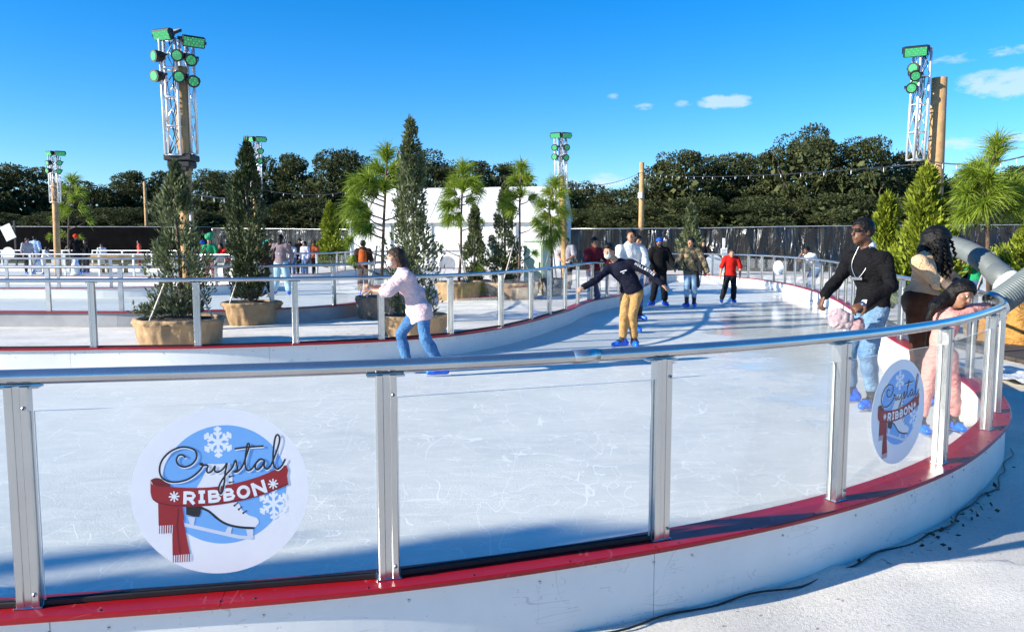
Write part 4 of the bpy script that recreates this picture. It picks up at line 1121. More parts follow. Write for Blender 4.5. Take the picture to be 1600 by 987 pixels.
def wpole(px, top, Y, r, label, box=False):
    g = level(px, Y); root = thing('utility_pole', label, 'pole', g, 'bare wooden poles')
    z = Q(px, top, Y)[2]+.03; mb = MB(); mb.tube([(0, 0, -.2), (.02, 0, z*.5), (.0, 0, z)], [r*1.15, r*1.05, r*.9], 12); mb.build('shaft', M['wood'], root)
    if box: mb = MB(); mb.box((-.12, -r-.08, Q(px, 305, Y)[2]), (.28, .14, .4), None, 0, .02); mb.build('junction_box', M['white'], root)
wpole(1001, 254, 52, .17, 'bare wooden pole with a white box, left of the right hand oaks', True)
wpole(230, 284, 76, .16, 'thin bare pole behind the left black fence, beside the first cedar')
def string(pts, sag, label, nbulb=16):
    a = [Vector(Q(*p)) for p in pts]; P = []
    for i in range(len(a)-1):
        for u in np.linspace(0, 1, 16, endpoint=(i == len(a)-2)):
            p = a[i].lerp(a[i+1], u); p.z -= sag*4*u*(1-u)*(1 if i != 9 else 0); P.append(p)
    root = thing('string_light', label, 'string lights', (0, 0, 0), 'strings of small bulbs')
    mb = MB(); mb.tube(P, .014, 5); mb.build('wire', M['rubber'], root)
    L = len(P)
    for k in range(1, nbulb):
        q = (L-1)*k/nbulb; i = int(q); p = P[i].lerp(P[min(i+1, L-1)], q-i)
        mb = MB(); r = .013*(p.y/30)**.5
        mb.lathe([(.002, -.11), (r*.8, -.09), (r, -.06), (r*.5, -.02), (r*.4, 0)], tuple(p), 7); mb.build('bulb', M['white'], root)
string([(880, 292, 28), (1001, 270, 51.5), (1443, 256, 15.6)], .25, 'string of bulbs running from the slim tower past the bare pole to the right tower', 44)
string([(1452, 252, 15.6), (1640, 232, 14)], .15, 'string of bulbs leaving the right tower towards the picture edge', 8)
string([(292, 300, 14.6), (406, 297, 30)], .2, 'string of bulbs between the large left tower and the next one', 9)
string([(408, 296, 30), (560, 294, 46), (700, 285, 58)], .3, 'string of bulbs from the second left tower towards the tent', 12)

# ================================================================== fittings round the rinks
def cabinet():
    Y = 26.0; g = level(840, Y); w, h = 46*Y/F, 0; zt = Q(840, 378, Y)[2]+.03
    root = thing('utility_cabinet', 'pale green utility cabinet standing between the slim centre pine and the low pine', 'cabinet', g, None, -.55)
    m = mat('cabinet_green', (.34, .45, .36), .45, .1)
    mb = MB(); mb.box((0, 0, zt/2), (w*.75, w*.6, zt), None, 0, .02); mb.build('body', m, root)
    mb = MB(); mb.box((0, 0, zt+.03), (w*.8, w*.66, .06), None, 0, .02); mb.build('lid', m, root)
    mb = MB(); mb.box((0, -w*.3-.012, zt*.52), (w*.66, .02, zt*.85), None, 0, .006); d = mb.build('door', m, root)
    mb = MB(); mb.box((w*.26, -w*.3-.035, zt*.55), (.03, .03, .2)); mb.build('handle', M['black'], d)
cabinet()
def plinth():
    Y = 25.5; g = level(768, Y); root = thing('white_plinth', 'white box plinth with a seated person on it, left of the grey cedar', 'plinth', g)
    zt = Q(768, 412, Y)[2]+.03; w = 34*Y/F
    mb = MB(); mb.box((0, 0, zt/2), (w, .6, zt), None, 0, .02); mb.build('body', M['white'], root)
    mb = MB(); mb.box((0, 0, zt+.02), (w+.08, .68, .04), None, 0, .01); mb.build('top', M['white'], root)
    return g, zt-.0
PL_G, PL_Z = plinth()
disc_sticker(699, 413, 41.0, 13, 'logo_sticker', 'grey round sticker on the far barrier in front of the tent', mat('sticker_grey', (.35, .37, .4), .5))
disc_sticker(1115, 413, 32.2, 15, 'logo_sticker', 'large white round sticker on the end panel beside the camouflage jacket skater', M['white'], .1)
disc_sticker(1216, 418, 26.2, 11, 'logo_sticker', 'pale blue white round sticker on the panel right of the child in red', mat('sticker_backing', (.6, .63, .66), .5), -1.15)
disc_sticker(91, 408, 44.0, 11, 'logo_sticker', 'grey white round sticker on the far left barrier below the staked pine', mat('sticker_pale', (.5, .53, .56), .5))
disc_sticker(13, 396, 43.5, 10, 'logo_sticker', 'cream round sticker on the far left barrier at the picture edge', M['white'])
def notice(px, top, ptop, pbot, Y, pw, label, kind='notice_sign', rot=0.0, lines=True):
    g = level(px, Y); root = thing(kind, label, 'sign', g)
    z1 = Q(px, top, Y)[2]+.03; za, zb = Q(px, ptop, Y)[2]+.03, Q(px, pbot, Y)[2]+.03; w = pw*Y/F
    mb = MB(); mb.box((0, 0, z1/2), (.09, .09, z1)); mb.build('post', M['white'] if lines else M['black'], root)
    mb = MB(); c = Vector((0, -.06, (za+zb)/2)) if lines else Vector((-w*.55, -.06, (za+zb)/2)); X, Z = Vector((math.cos(rot), 0, math.sin(rot))), Vector((-math.sin(rot), 0, math.cos(rot)))
    mb.box(c, (w, .03, za-zb), (X, Vector((0, 1, 0)), Z), 0, .008); p = mb.build('panel', M['white'], root)
    if lines:
        mb = MB()
        for k in range(4): mb.box(c+Vector((-.02*(k % 2), -.018, (za-zb)*(.3-.2*k))), (w*(.75-.1*(k % 2)), .004, (za-zb)*.07))
        mb.build('lettering', M['seam'], p)
notice(1131, 372, 388, 399, 33.6, 10, 'white notice on a post beside the end of the rink, behind the child in red')
notice(24, 345, 351, 375, 47, 17, 'white tilted square board on a dark post at the far left', 'tilted_sign', .42, False)
def bench(px, Y, label, k):
    g = level(px, Y); root = thing('picnic_bench', label, 'bench', g, 'wooden benches beyond the back rink', k*.1)
    mb = MB(); mb.box((0, 0, .5), (1.5, .35, .06), None, 0, .01); mb.build('seat', M['tan_wood'], root)
    mb = MB(); mb.box((0, .25, .85), (1.5, .05, .3), None, 0, .01); mb.build('backrest', M['tan_wood'], root)
    for x in (-.6, .6): mb = MB(); mb.box((x, .05, .24), (.08, .4, .46)); mb.build('leg', M['tan_wood'], root)
for k, (px, lab) in enumerate([(150, 'tan bench left of the others beyond the back rink'), (176, 'middle tan bench beyond the back rink'), (205, 'tan bench beside the first potted cedar, beyond the back rink')]): bench(px, 42.2, lab, k)
def duct():
    root = thing('ventilation_duct', 'grey corrugated flexible duct arching behind the long haired woman into a white coupling', 'duct', (0, 0, 0))
    C = spline([Q(1452, 520, 9.4), Q(1448, 450, 9.4), Q(1455, 400, 9.3), Q(1478, 384, 9.1), Q(1508, 391, 8.6), Q(1538, 408, 8.1), Q(1562, 430, 7.7), Q(1574, 440, 7.6)], .0085)
    n = len(C); r = [.106+.007*math.sin(i*2*math.pi/4) for i in range(n)]; r[-24:] = [.118]*24
    mb = MB(); mb.tube([tuple(p) for p in C], r, 18); mb.build('hose', mat('duct_grey', (.13, .15, .15), .5, 0, .1, 8), root)
    mb = MB(); a, b = Vector(Q(1570, 437, 7.62)), Vector(Q(1590, 456, 7.5)); mb.tube([a, a.lerp(b, .15), a.lerp(b, .85), b], [.125, .13, .13, .125], 20); mb.build('coupling', M['white'], root)
    root = thing('ventilation_duct', 'straight grey corrugated duct coming in from the right edge above the tan tarpaulin', 'duct', (0, 0, 0))
    a, b = Vector(Q(1555, 476, 6.9)), Vector(Q(1660, 402, 7.0)); n = 160
    mb = MB(); mb.tube([a.lerp(b, i/n) for i in range(n+1)], [.115+.005*math.sin(i*2*math.pi/5) for i in range(n+1)], 18, cap=False); mb.build('hose', mat('duct_grey_b', (.12, .145, .145), .5, 0, .1, 8), root)
    mb = MB(); d = (b-a).normalized(); mb.tube([a-d*.02, a+d*.03], .123, 18, cap=False); mb.build('end_ring', M['steel'], root)
duct()
def tarp():
    c = level(1598, 12.6); root = thing('covered_machine', 'machine bundled under a folded tan tarpaulin at the right edge', 'machine', c)
    n, m_ = 40, 20; V = []; rs_ = np.random.RandomState(4)
    for j in range(m_+1):
        v = j/m_
        for i in range(n):
            a = 2*math.pi*i/n; q = 1+.10*math.sin(3*a+v*2)+.06*math.sin(9*a+3*v)+.04*math.sin(15*a-5*v)
            rr = (1-v**4)**.5*q; V.append((.55*rr*math.cos(a), .5*rr*math.sin(a), .02+.86*v*(1+.06*math.sin(5*a))))
    Fq = [(j*n+i, j*n+(i+1) % n, (j+1)*n+(i+1) % n, (j+1)*n+i) for j in range(m_) for i in range(n)]
    link('tarpaulin', np_mesh(V, Fq), root, [fabric('tan_tarpaulin', (.52, .27, .075), (.34, .16, .04), 5, 1.0, .7, 4, .08)])
    mb = MB(); mb.box((0, 0, .03), (1.3, 1.1, .06)); mb.build('pallet', M['deck'], root)
tarp()
mb = MB()
for k in range(9): mb.box((9.3, 10.3+k*.30, .02), (4.6, .28, .05), None, 0, .006)
tag(mb.build('timber_deck', M['deck']), 'dark weathered timber deck on the ground at the right edge', 'deck')
# white cloth ground sheet rumpled beside the deck
def sheet(name, c, size, label, seed, amp=.05, m='white'):
    n = 26; V = []; g = np.linspace(-.5, .5, n); P = np.array([(x*size[0], y*size[1], 0) for x in g for y in g]); z = .0+np.abs(wob(P, 7, seed, amp)+wob(P, 16, seed+1, amp*.4))
    e = wob(P*3, 4, seed+3, .06); P[:, 0] += e; P[:, 1] += e[::-1]
    V = np.c_[P[:, 0], P[:, 1], z-.012]
    Fq = [(i*n+j, (i+1)*n+j, (i+1)*n+j+1, i*n+j+1) for i in range(n-1) for j in range(n-1)]
    o = link(name, np_mesh(V, Fq), None, [fab('white_cloth', (.72, .72, .7), col2=(.6, .6, .6))]); o.location = c
    return tag(o, label, 'ground cloth')
sheet('ground_cloth', (6.5, 9.3, 0), (1.3, 1.3), 'rumpled white cloth on the ground between the rink and the tan tarpaulin', 3)
# black strip added as the felt edge shadow along the near boards, dead leaves, scraps
q0 = near_q
def near_pt(q, d, z): p, t, n = near_at(q); p = p+n*d; return (p[0], p[1], z)
mb = MB(); rr = random.Random(2); qa = near_q[4]
mb.tube([near_pt(qa-.6+i*.07, .115+.02*math.sin(i*.37)+.014*math.sin(i*.9), -.020+.004*math.sin(i*.6)) for i in range(90)], .005, 6)
tag(mb.build('felt_edge_shadow', M['rubber']), 'thin black strip standing for the shadow line at the felt edge along the near rink wall', 'cable')
qg = min(np.linspace(near_q[0], near_q[2], 200), key=lambda q: abs(near_at(q)[0][0]/near_at(q)[0][1]-(410-800)/F*.99))
p_, t_, n_ = near_at(qg)
mb = MB(); mb.tube([Vector((p_[0], p_[1], RAIL_Z))+Vector((t_[0], t_[1], 0))*e for e in (-.012, .012)], .0295, 14); tag(mb.build('tape_band', mat('green_tape', (.02, .5, .16), .4)), 'small bright green tape band round the near handrail above the large logo', 'tape')
rs_ = np.random.RandomState(9); Vs = []
for qq, spread, k in ((near_q[6]+.9, .3, 26), (near_q[6]+1.6, .3, 22)):
    for i in range(k):
        p, t, n = near_at(qq+rs_.normal()*spread); c = np.array([*(p+n*(.11+abs(rs_.normal())*.08)), -.012+rs_.rand()*.012])
        Vs.append(cards(c[None], np.array([[rs_.normal(), rs_.normal(), .1*rs_.normal()+.1]]), .035, .025, rs_))
o = quads('dead_leaves', Vs, mat('dead_leaf', (.06, .045, .025), .8, 0, .4, 30), None); o['kind'] = 'stuff'

# ================================================================== people: implicit bodies (smooth unions of tapered limbs) turned into one surface
A3 = lambda v: np.array(v, float)
def nrm(v): v = A3(v); return v/(np.linalg.norm(v)+1e-9)
def seg(a, b, ra, rb, k=.02): return ('s', A3(a), A3(b), ra, rb, None, 1, k)
def lseg(a, b, ra, rb, dep, ratio, k=.03): return ('s', A3(a), A3(b), ra, rb, nrm(dep), ratio, k)
def ell(c, r, R=None, k=.02): return ('e', A3(c), A3(r), np.eye(3) if R is None else R, k)
def cut(p, n): return ('c', A3(p), nrm(n))
def sdf_surface(prims, vox, smooth=1):
    lo = np.full(3, 1e9); hi = -lo
    for p in prims:
        if p[0] == 's':
            r = max(p[3], p[4]); lo = np.minimum(lo, np.minimum(p[1], p[2])-r); hi = np.maximum(hi, np.maximum(p[1], p[2])+r)
        elif p[0] == 'e':
            r = p[2].max(); lo = np.minimum(lo, p[1]-r); hi = np.maximum(hi, p[1]+r)
    lo -= 3*vox; hi += 3*vox
    N = np.ceil((hi-lo)/vox).astype(int)+1
    Fd = np.full(N, .5, np.float32)
    ax = [lo[i]+vox*np.arange(N[i]) for i in range(3)]
    for p in prims:
        if p[0] == 'c':
            d = ((ax[0]-p[1][0])*p[2][0])[:, None, None]+((ax[1]-p[1][1])*p[2][1])[None, :, None]+((ax[2]-p[1][2])*p[2][2])[None, None, :]
            np.maximum(Fd, d.astype(np.float32), out=Fd); continue
        k = p[-1]
        if p[0] == 's': a, b = np.minimum(p[1], p[2])-max(p[3], p[4])-k-2*vox, np.maximum(p[1], p[2])+max(p[3], p[4])+k+2*vox
        else: r = p[2].max()+k+2*vox; a, b = p[1]-r, p[1]+r
        i0 = np.clip(np.floor((a-lo)/vox).astype(int), 0, N-1); i1 = np.clip(np.ceil((b-lo)/vox).astype(int)+1, 1, N)
        sl = tuple(slice(i0[q], i1[q]) for q in range(3))
        X = ax[0][sl[0]][:, None, None]; Y = ax[1][sl[1]][None, :, None]; Z = ax[2][sl[2]][None, None, :]
        if p[0] == 's':
            _, A, B, ra, rb, dep, ratio, _ = p
            vx, vy, vz = X-A[0], Y-A[1], Z-A[2]; ab = B-A
            if dep is not None:
                c = vx*dep[0]+vy*dep[1]+vz*dep[2]; f = (1/ratio-1)
                vx = vx+dep[0]*c*f; vy = vy+dep[1]*c*f; vz = vz+dep[2]*c*f
                ab = ab+dep*(ab@dep)*f
            h = np.clip((vx*ab[0]+vy*ab[1]+vz*ab[2])/(ab@ab+1e-9), 0, 1)
            d = np.sqrt((vx-h*ab[0])**2+(vy-h*ab[1])**2+(vz-h*ab[2])**2)-(ra+(rb-ra)*h)
            if dep is not None: d = d*(.5+.5*ratio)
        else:
            _, C, r, R, _ = p
            q = [(X-C[0])*R[0, i]+(Y-C[1])*R[1, i]+(Z-C[2])*R[2, i] for i in range(3)]
            k0 = np.sqrt((q[0]/r[0])**2+(q[1]/r[1])**2+(q[2]/r[2])**2)
            k1 = np.sqrt((q[0]/r[0]**2)**2+(q[1]/r[1]**2)**2+(q[2]/r[2]**2)**2)+1e-9
            d = k0*(k0-1)/k1
        cur = Fd[sl]; d = d.astype(np.float32)
        h = np.maximum(k-np.abs(cur-d), 0)/k
        Fd[sl] = np.minimum(cur, d)-h*h*k*.25
    Sg = Fd < 0
    c = np.zeros(N-1, np.int8)
    for i in (0, 1):
        for j in (0, 1):
            for l in (0, 1): c += Sg[i:N[0]-1+i, j:N[1]-1+j, l:N[2]-1+l]
    act = np.argwhere((c > 0) & (c < 8))
    idm = np.full(N-1, -1, np.int32); idm[tuple(act.T)] = np.arange(len(act))
    cor = [(i, j, l) for i in (0, 1) for j in (0, 1) for l in (0, 1)]
    val = {q: Fd[act[:, 0]+q[0], act[:, 1]+q[1], act[:, 2]+q[2]] for q in cor}
    sm = np.zeros((len(act), 3)); ct = np.zeros(len(act))
    for q in cor:
        for a_ in range(3):
            if q[a_]: continue
            q2 = list(q); q2[a_] = 1; v0, v1 = val[q], val[tuple(q2)]
            m_ = (v0 < 0) != (v1 < 0); t = np.where(m_, v0/np.where(v0-v1 == 0, 1, v0-v1), 0)
            for b_ in range(3): sm[:, b_] += m_*(q[b_] + (t if b_ == a_ else 0))
            ct += m_
    V = lo+(act+sm/ct[:, None])*vox
    Fq = []
    for a_ in range(3):
        o1, o2 = [(1, 2), (2, 0), (0, 1)][a_]
        s0 = [slice(None)]*3; s1 = [slice(None)]*3; s0[a_] = slice(0, -1); s1[a_] = slice(1, None)
        e = np.argwhere(Sg[tuple(s0)] != Sg[tuple(s1)])
        e = e[(e[:, o1] > 0) & (e[:, o2] > 0) & (e[:, o1] < N[o1]-1) & (e[:, o2] < N[o2]-1)]
        ins = Sg[tuple(e.T)]
        g = []
        for d1, d2 in ((1, 1), (0, 1), (0, 0), (1, 0)):
            x = e.copy(); x[:, o1] -= d1; x[:, o2] -= d2; g.append(idm[tuple(x.T)])
        f = np.stack(g, 1); f[~ins] = f[~ins][:, ::-1]; Fq.append(f)
    Fq = np.concatenate(Fq); Fq = Fq[(Fq >= 0).all(1)]
    for _ in range(smooth):
        acc = np.zeros_like(V); n = np.zeros(len(V))
        for a_ in range(4):
            np.add.at(acc, Fq[:, a_], V[Fq[:, (a_+1) % 4]]); np.add.at(n, Fq[:, a_], 1)
        V = V*.5+.5*acc/np.maximum(n, 1)[:, None]
    return V, Fq
def vnormals(V, Fq):
    n = np.cross(V[Fq[:, 2]]-V[Fq[:, 0]], V[Fq[:, 3]]-V[Fq[:, 1]]); o = np.zeros_like(V)
    for a_ in range(4): np.add.at(o, Fq[:, a_], n)
    return o/(np.linalg.norm(o, axis=1)[:, None]+1e-12)
def blob(name, prims, vox, m, parent, org, wr=0.0, wk=22, seed=0, smooth=1, squash=(1, 1, 1.0)):
    V, Fq = sdf_surface(prims, vox, smooth)
    if wr: V = V+vnormals(V, Fq)*(wob(V*A3(squash), wk, seed, wr)+wob(V*A3(squash), wk*2.3, seed+1, wr*.45) if name == 'hair' else crease(V*A3(squash), wk, seed, wr*1.6))[:, None]
    return link(name, np_mesh(V-org, Fq, True), parent, [m])

def crease(P, k, seed, amp):           # folded cloth: sharp valleys between soft ridges
    a = wob(P, k, seed, 1.0); b = wob(P+.3, k*2.1, seed+5, 1.0)
    return amp*((np.abs(a)-.45)+.45*(np.abs(b)-.45))
def std(base, H, yaw=-90, **ov):
    """default standing figure; overrides are (right, forward, up) for a 1.75 m person"""
    s = H/1.75; a = rad(yaw); f = np.array([math.cos(a), math.sin(a), 0]); r = np.array([f[1], -f[0], 0])
    L = dict(hipL=(-.09, 0, .95), hipR=(.09, 0, .95), knL=(-.10, .03, .52), knR=(.10, .03, .52), anL=(-.11, 0, .15), anR=(.11, 0, .15),
             shL=(-.19, 0, 1.45), shR=(.19, 0, 1.45), elL=(-.26, -.03, 1.17), elR=(.26, -.03, 1.17), wrL=(-.27, .1, .93), wrR=(.27, .1, .93),
             neck=(0, .01, 1.50), head=(0, .03, 1.655))
    face = ov.pop('face', (0, 1, -.05)); toeL = ov.pop('toeL', (-.15, 1, 0)); toeR = ov.pop('toeR', (.15, 1, 0)); up = ov.pop('up', (0, 0, 1))
    L.update(ov)
    J = {k: A3(base)+(r*v[0]+f*v[1]+np.array([0, 0, 1])*v[2])*s for k, v in L.items()}
    w = lambda v: r*v[0]+f*v[1]+np.array([0, 0, 1.])*v[2]
    J['face'], J['toeL'], J['toeR'], J['up'] = w(face), w(toeL), w(toeR), w(up); J['s'] = s; J['base'] = A3(base)
    return J
def axes(J):
    P = (J['hipL']+J['hipR'])/2; C = (J['shL']+J['shR'])/2; up = nrm(C-P); sd = nrm(J['shR']-J['shL']); dp = nrm(np.cross(up, sd)); return P, C, up, sd, dp
def torso(J, b, inf, low=.0):
    P, C, up, sd, dp = axes(J); s = J['s']; hw = np.linalg.norm(J['hipR']-J['hipL'])/2; Wm = P+(C-P)*.42; Ch = P+(C-P)*.80
    if 'waist' in J: Wm = J['waist']
    sw = max(.12*s, np.linalg.norm(J['shR']-J['shL'])/2)
    hd = nrm(J['hipR']-J['hipL'])
    o = [lseg(P-up*low, Wm, (hw+.060*s)*b+inf, .124*s*b+inf, dp, .78, .04), lseg(Wm, Ch, .128*s*b+inf, .155*s*b+inf, dp, .68, .05),
         seg(J['shL']*.93+C*.07-up*.02, J['shR']*.93+C*.07-up*.02, .058*s*b+inf, .058*s*b+inf, .05), lseg(Ch, C+up*.01*s, .15*s*b+inf, .10*s*b+inf, dp, .68, .05)]
    return o
def arm(J, q, b, inf, frac=1.0, flare=0.0):
    s = J['s']; sh, el, wr = J['sh'+q], J['el'+q], J['wr'+q]; o = []
    f1 = min(1, frac*2); e1 = sh+(el-sh)*f1
    o.append(seg(sh, e1, .058*s*b+inf, (.056+(.043-.056)*f1)*s*b+inf+(flare if frac <= .5 else 0), .03))
    if frac > .5:
        f2 = min(1, frac*2-1); m_ = el+(wr-el)*min(.35, f2); o.append(seg(el, m_, .043*s*b+inf, .043*s*b+inf, .02)); o.append(seg(m_, el+(wr-el)*f2, .043*s*b+inf, .031*s*b+inf+flare, .015))
    return o
def leg(J, q, b, inf, frac=1.0, flare=0.0):
    s = J['s']; h, k_, a = J['hip'+q], J['kn'+q], J['an'+q]; o = []
    up = nrm(h-k_)
    o.append(seg(h-up*.02, h+(k_-h)*min(1, frac*2), .083*s*b+inf, (.083+(.06-.083)*min(1, frac*2))*s*b+inf, .03))
    if frac > .5:
        f2 = frac*2-1; m_ = k_+(a-k_)*.32; back = nrm(np.cross(nrm(k_-a), np.cross(J['toe'+q], (0, 0, 1.))))*0
        o.append(seg(k_, m_, .058*s*b+inf, .057*s*b+inf, .03)); o.append(seg(m_, k_+(a-k_)*f2, .057*s*b+inf, .038*s*b+inf+flare, .03))
    return o
def hand(J, q, fine):
    s = J['s']; wr = J['wr'+q]; d = nrm(J.get('hd'+q, wr-J['el'+q])); nn = J.get('pn'+q, None)
    if nn is None:
        P, C, up, sd, dp = axes(J); nn = sd if q == 'L' else -sd
    nn = nrm(nn-d*(nn@d)); l = np.cross(d, nn)*(1 if q == 'L' else -1)          # l points to the thumb side
    if nn@nn < .5: nn = nrm(np.cross(d, (1, 0, .3))); l = np.cross(d, nn)
    cu = J.get('curl'+q, .35)
    if not fine: return [lseg(wr, wr+d*.08*s, .034*s, .042*s, nn, .5, .01), lseg(wr+d*.08*s, wr+(d*.15+nn*.03)*s, .038*s, .02*s, nn, .5, .01), seg(wr+d*.03*s+l*.03*s, wr+(d*.08+l*.065)*s, .014*s, .011*s, .01)]
    o = [lseg(wr-d*.02*s, wr+d*.085*s, .030*s, .042*s, nn, .45, .012)]
    for i, (off, L) in enumerate(((.031, .072), (.011, .08), (-.010, .075), (-.029, .058))):
        p = wr+d*.085*s+l*off*s; a = cu*.5; spread = l*off*1.6
        for j, fr in enumerate((.45, .32, .23)):
            dd = nrm(d*math.cos(a)+nn*math.sin(a)+spread); e = p+dd*L*fr*s*1.05; o.append(seg(p, e, (.0105-.001*j)*s, (.0098-.001*j)*s, .004)); p = e; a += cu*(1.0+.15*i)
    p = wr+(d*.02+l*.028)*s
    for j, (dv, L) in enumerate(((d*.62+l*.75+nn*.25, .045), (d*.85+l*.35+nn*.35, .034), (d*.9+l*.1+nn*.4, .026))):
        e = p+nrm(dv)*L*s; o.append(seg(p, e, (.0145-.0018*j)*s, (.0125-.0015*j)*s, .006)); p = e
    return o
def head_frame(J):
    f = nrm(J['face']); u = A3(J.get('up', (0, 0, 1))); u = nrm(u-f*(u@f)); r = np.cross(f, u); return f, u, r
def head(J, fine):
    s = J['s']**.5; H = J['head']; f, u, r = head_frame(J); R = np.stack([r, f, u], 1)
    o = [ell(H+(u*.025-f*.012)*s, (.074*s, .094*s, .088*s), R), ell(H+(-u*.045+f*.022)*s, (.058*s, .068*s, .066*s), R, .03), seg(H+(-u*.095+f*.062)*s, H+(-u*.095+f*.066)*s, .022*s, .022*s, .03)]
    o += [seg(J['neck'], H+(-u*.05-f*.02)*s, .058*s, .053*s, .03)]
    if fine:
        o += [seg(H+(f*.082+u*.018)*s, H+(f*.104-u*.022)*s, .009*s, .015*s, .012), seg(H+(f*.072+u*.035-r*.035)*s, H+(f*.072+u*.035+r*.035)*s, .016*s, .016*s, .015),
              seg(H+(f*.083-u*.058-r*.018)*s, H+(f*.083-u*.058+r*.018)*s, .011*s, .011*s, .008), seg(H+(f*.080-u*.068-r*.014)*s, H+(f*.080-u*.068+r*.014)*s, .010*s, .010*s, .008),
              ell(H+(f*.055-u*.012-r*.042)*s, (.022*s,)*3, None, .02), ell(H+(f*.055-u*.012+r*.042)*s, (.022*s,)*3, None, .02)]
        for g in (-1, 1): o += [ell(H+(r*.076*g-u*.008-f*.012)*s, (.010*s, .022*s, .033*s), R, .008)]
    return o
def skate(root, J, q, vox, org, shell='skate_blue', z0=0.0, blade=True):
    s = min(1.0, J['s']); an = J['an'+q]; d = nrm(A3(J['toe'+q])*A3((1, 1, 0))); up = A3((0, 0, 1)); zb = z0+(.024 if blade else 0)
    at = lambda t, z, l=0: A3((an[0], an[1], 0))+d*t*s+np.cross(d, up)*l*s+up*(zb+z*s)
    sh = nrm(J['kn'+q]-an)
    pr = [lseg(at(-.06, .045), at(.10, .045), .046*s, .050*s, np.cross(d, up), .95, .02), lseg(at(.10, .042), at(.165, .034), .048*s, .040*s, up, .9, .02), seg(at(-.04, .06), an+sh*.05*s, .050*s, .052*s, .03), cut(at(0, 0), -up)]
    o = blob('ice_skate' if blade else 'shoe', pr, vox, M[shell] if isinstance(shell, str) else shell, root, org, 0)
    if blade:
        c = blob('liner', [seg(an+sh*.02*s, an+sh*.13*s, .051*s, .058*s), seg(at(.05, .085), at(.09, .075), .035*s, .03*s)], vox, M['skate_black'], o, A3(org))
        mb = MB(); x = Vector(d); y = Vector(np.cross(up, d)); Z = Vector(up)
        mb.box(Vector(at(.05, 0)-org)-Z*.016, (.29*s, .008, .016), (x, y, Z))
        for t in (-.03, .11): mb.box(Vector(at(t, 0)-org)-Z*.006, (.07*s, .03, .012), (x, y, Z))
        b = mb.build('blade', M['steel'], o)
        mb = MB()
        for t, z in ((.02, .1), (.085, .083)):
            c0 = Vector(at(t, z)-org); 
            mb.tube([c0-y*.056*s-Z*.03*s, c0-y*.05*s+Z*.005*s, c0+Z*.017*s, c0+y*.05*s+Z*.005*s, c0+y*.056*s-Z*.03*s], .007*s, 6)
        mb.build('strap', M['skate_black'], o)
    return o
def short_hair(J, thick=.012, low=-.02, fore=.075):
    s = J['s']**.5; H = J['head']; f, u, r = head_frame(J); R = np.stack([r, f, u], 1)
    return [ell(H+(u*.032-f*.018)*s, ((.076+thick)*s, (.093+thick)*s, (.088+thick)*s), R), cut(H+(f*.062+u*.055)*s, nrm(f*.8-u*.6)) if fore else cut(H+f*.2, f), cut(H+u*low*s-f*.02, nrm(-u+f*.55))]
def person(label, J, o, group=None, vox=.012, seed=0):
    """o: skin, top=(material, sleeve fraction, inflate, hem drop), bottom=(material, inflate, leg fraction, flare), feet, hair=[(material, prims)], build"""
    fine = vox < .009; b = o.get('b', 1.0); org = J['base'].copy(); s = J['s']
    root = thing('person', label, 'person', org, group)
    pr = torso(J, b, 0)
    for q in 'LR': pr += arm(J, q, b, 0)+leg(J, q, b, 0)
    pr += head(J, vox < .0125)
    for q in 'LR': pr += hand(J, q, fine)
    body = blob('body', pr, vox*(.8 if fine else 1), SK[o.get('skin', 'tan')], root, org)
    P, C, up, sd, dp = axes(J)
    if 'bottom' in o:
        m, inf, fr, fl = o['bottom']; t = torso(J, b, min(inf*.8, o['top'][2]-.012 if 'top' in o else 1))[0]
        pr = [t, cut(P+(C-P)*.28, up)]
        for q in 'LR': pr += leg(J, q, b, inf, fr, fl)
        blob('trousers', pr, vox, m, root, org, .006*s, 12, seed+3, 1, (1.3, 1.3, .8))
    if 'top' in o:
        m, fr, inf, drop = o['top']
        t = torso(J, b, inf, drop*.8); hem = P-up*drop
        pr = t+([seg(J['hipL']+up*.03, J['hipR']+up*.03, .082*s*b+inf, .082*s*b+inf, .04)] if drop >= 0 else [])+[cut(hem, -up)]
        if drop < 0: pr = t+[cut(hem, -up)]
        for q in 'LR': pr += arm(J, q, b, inf*.9, fr, o.get('flare', .004))
        blob('shirt', pr, vox, m, root, org, o.get('wr', .008)*s, 12, seed+7, 1, (1, 1, 1.2))
    for q in 'LR':
        ft = o.get('feet', 'skate')
        if ft == 'skate': skate(root, J, q, vox*.8, org)
        elif ft is not None: skate(root, J, q, vox*.8, org, ft, J['base'][2], False)
    if 'hair' in o: blob('hair', o['hair'][1], vox*.8, HAIR[o['hair'][0]] if isinstance(o['hair'][0], str) else o['hair'][0], root, org, .004 if vox > .01 else .0035, 60, seed+9)
    for nm, m, prims in o.get('extra', []): blob(nm, prims, vox*.8, m, root, org)
    if fine and o.get('eyes', True):
        f, u, r = head_frame(J); h = s**.5
        for g in (-1, 1):
            c = J['head']+(f*.0735+u*.012+r*.032*g)*h
            e = blob('eye', [ell(c, (.0125*h,)*3)], .003, M['eye_white'], root, org); blob('iris', [ell(c+f*.0095*h, (.0055*h,)*3)], .002, M['black'], e, org)
    return root, body, org
def pix(Y, **k):
    """joints traced from picture places at a chosen depth (px, py, depth offset)"""
    return {n: Q(v[0], v[1], Y+v[2]) for n, v in k.items()}
SKG = 'skaters on the near ice'
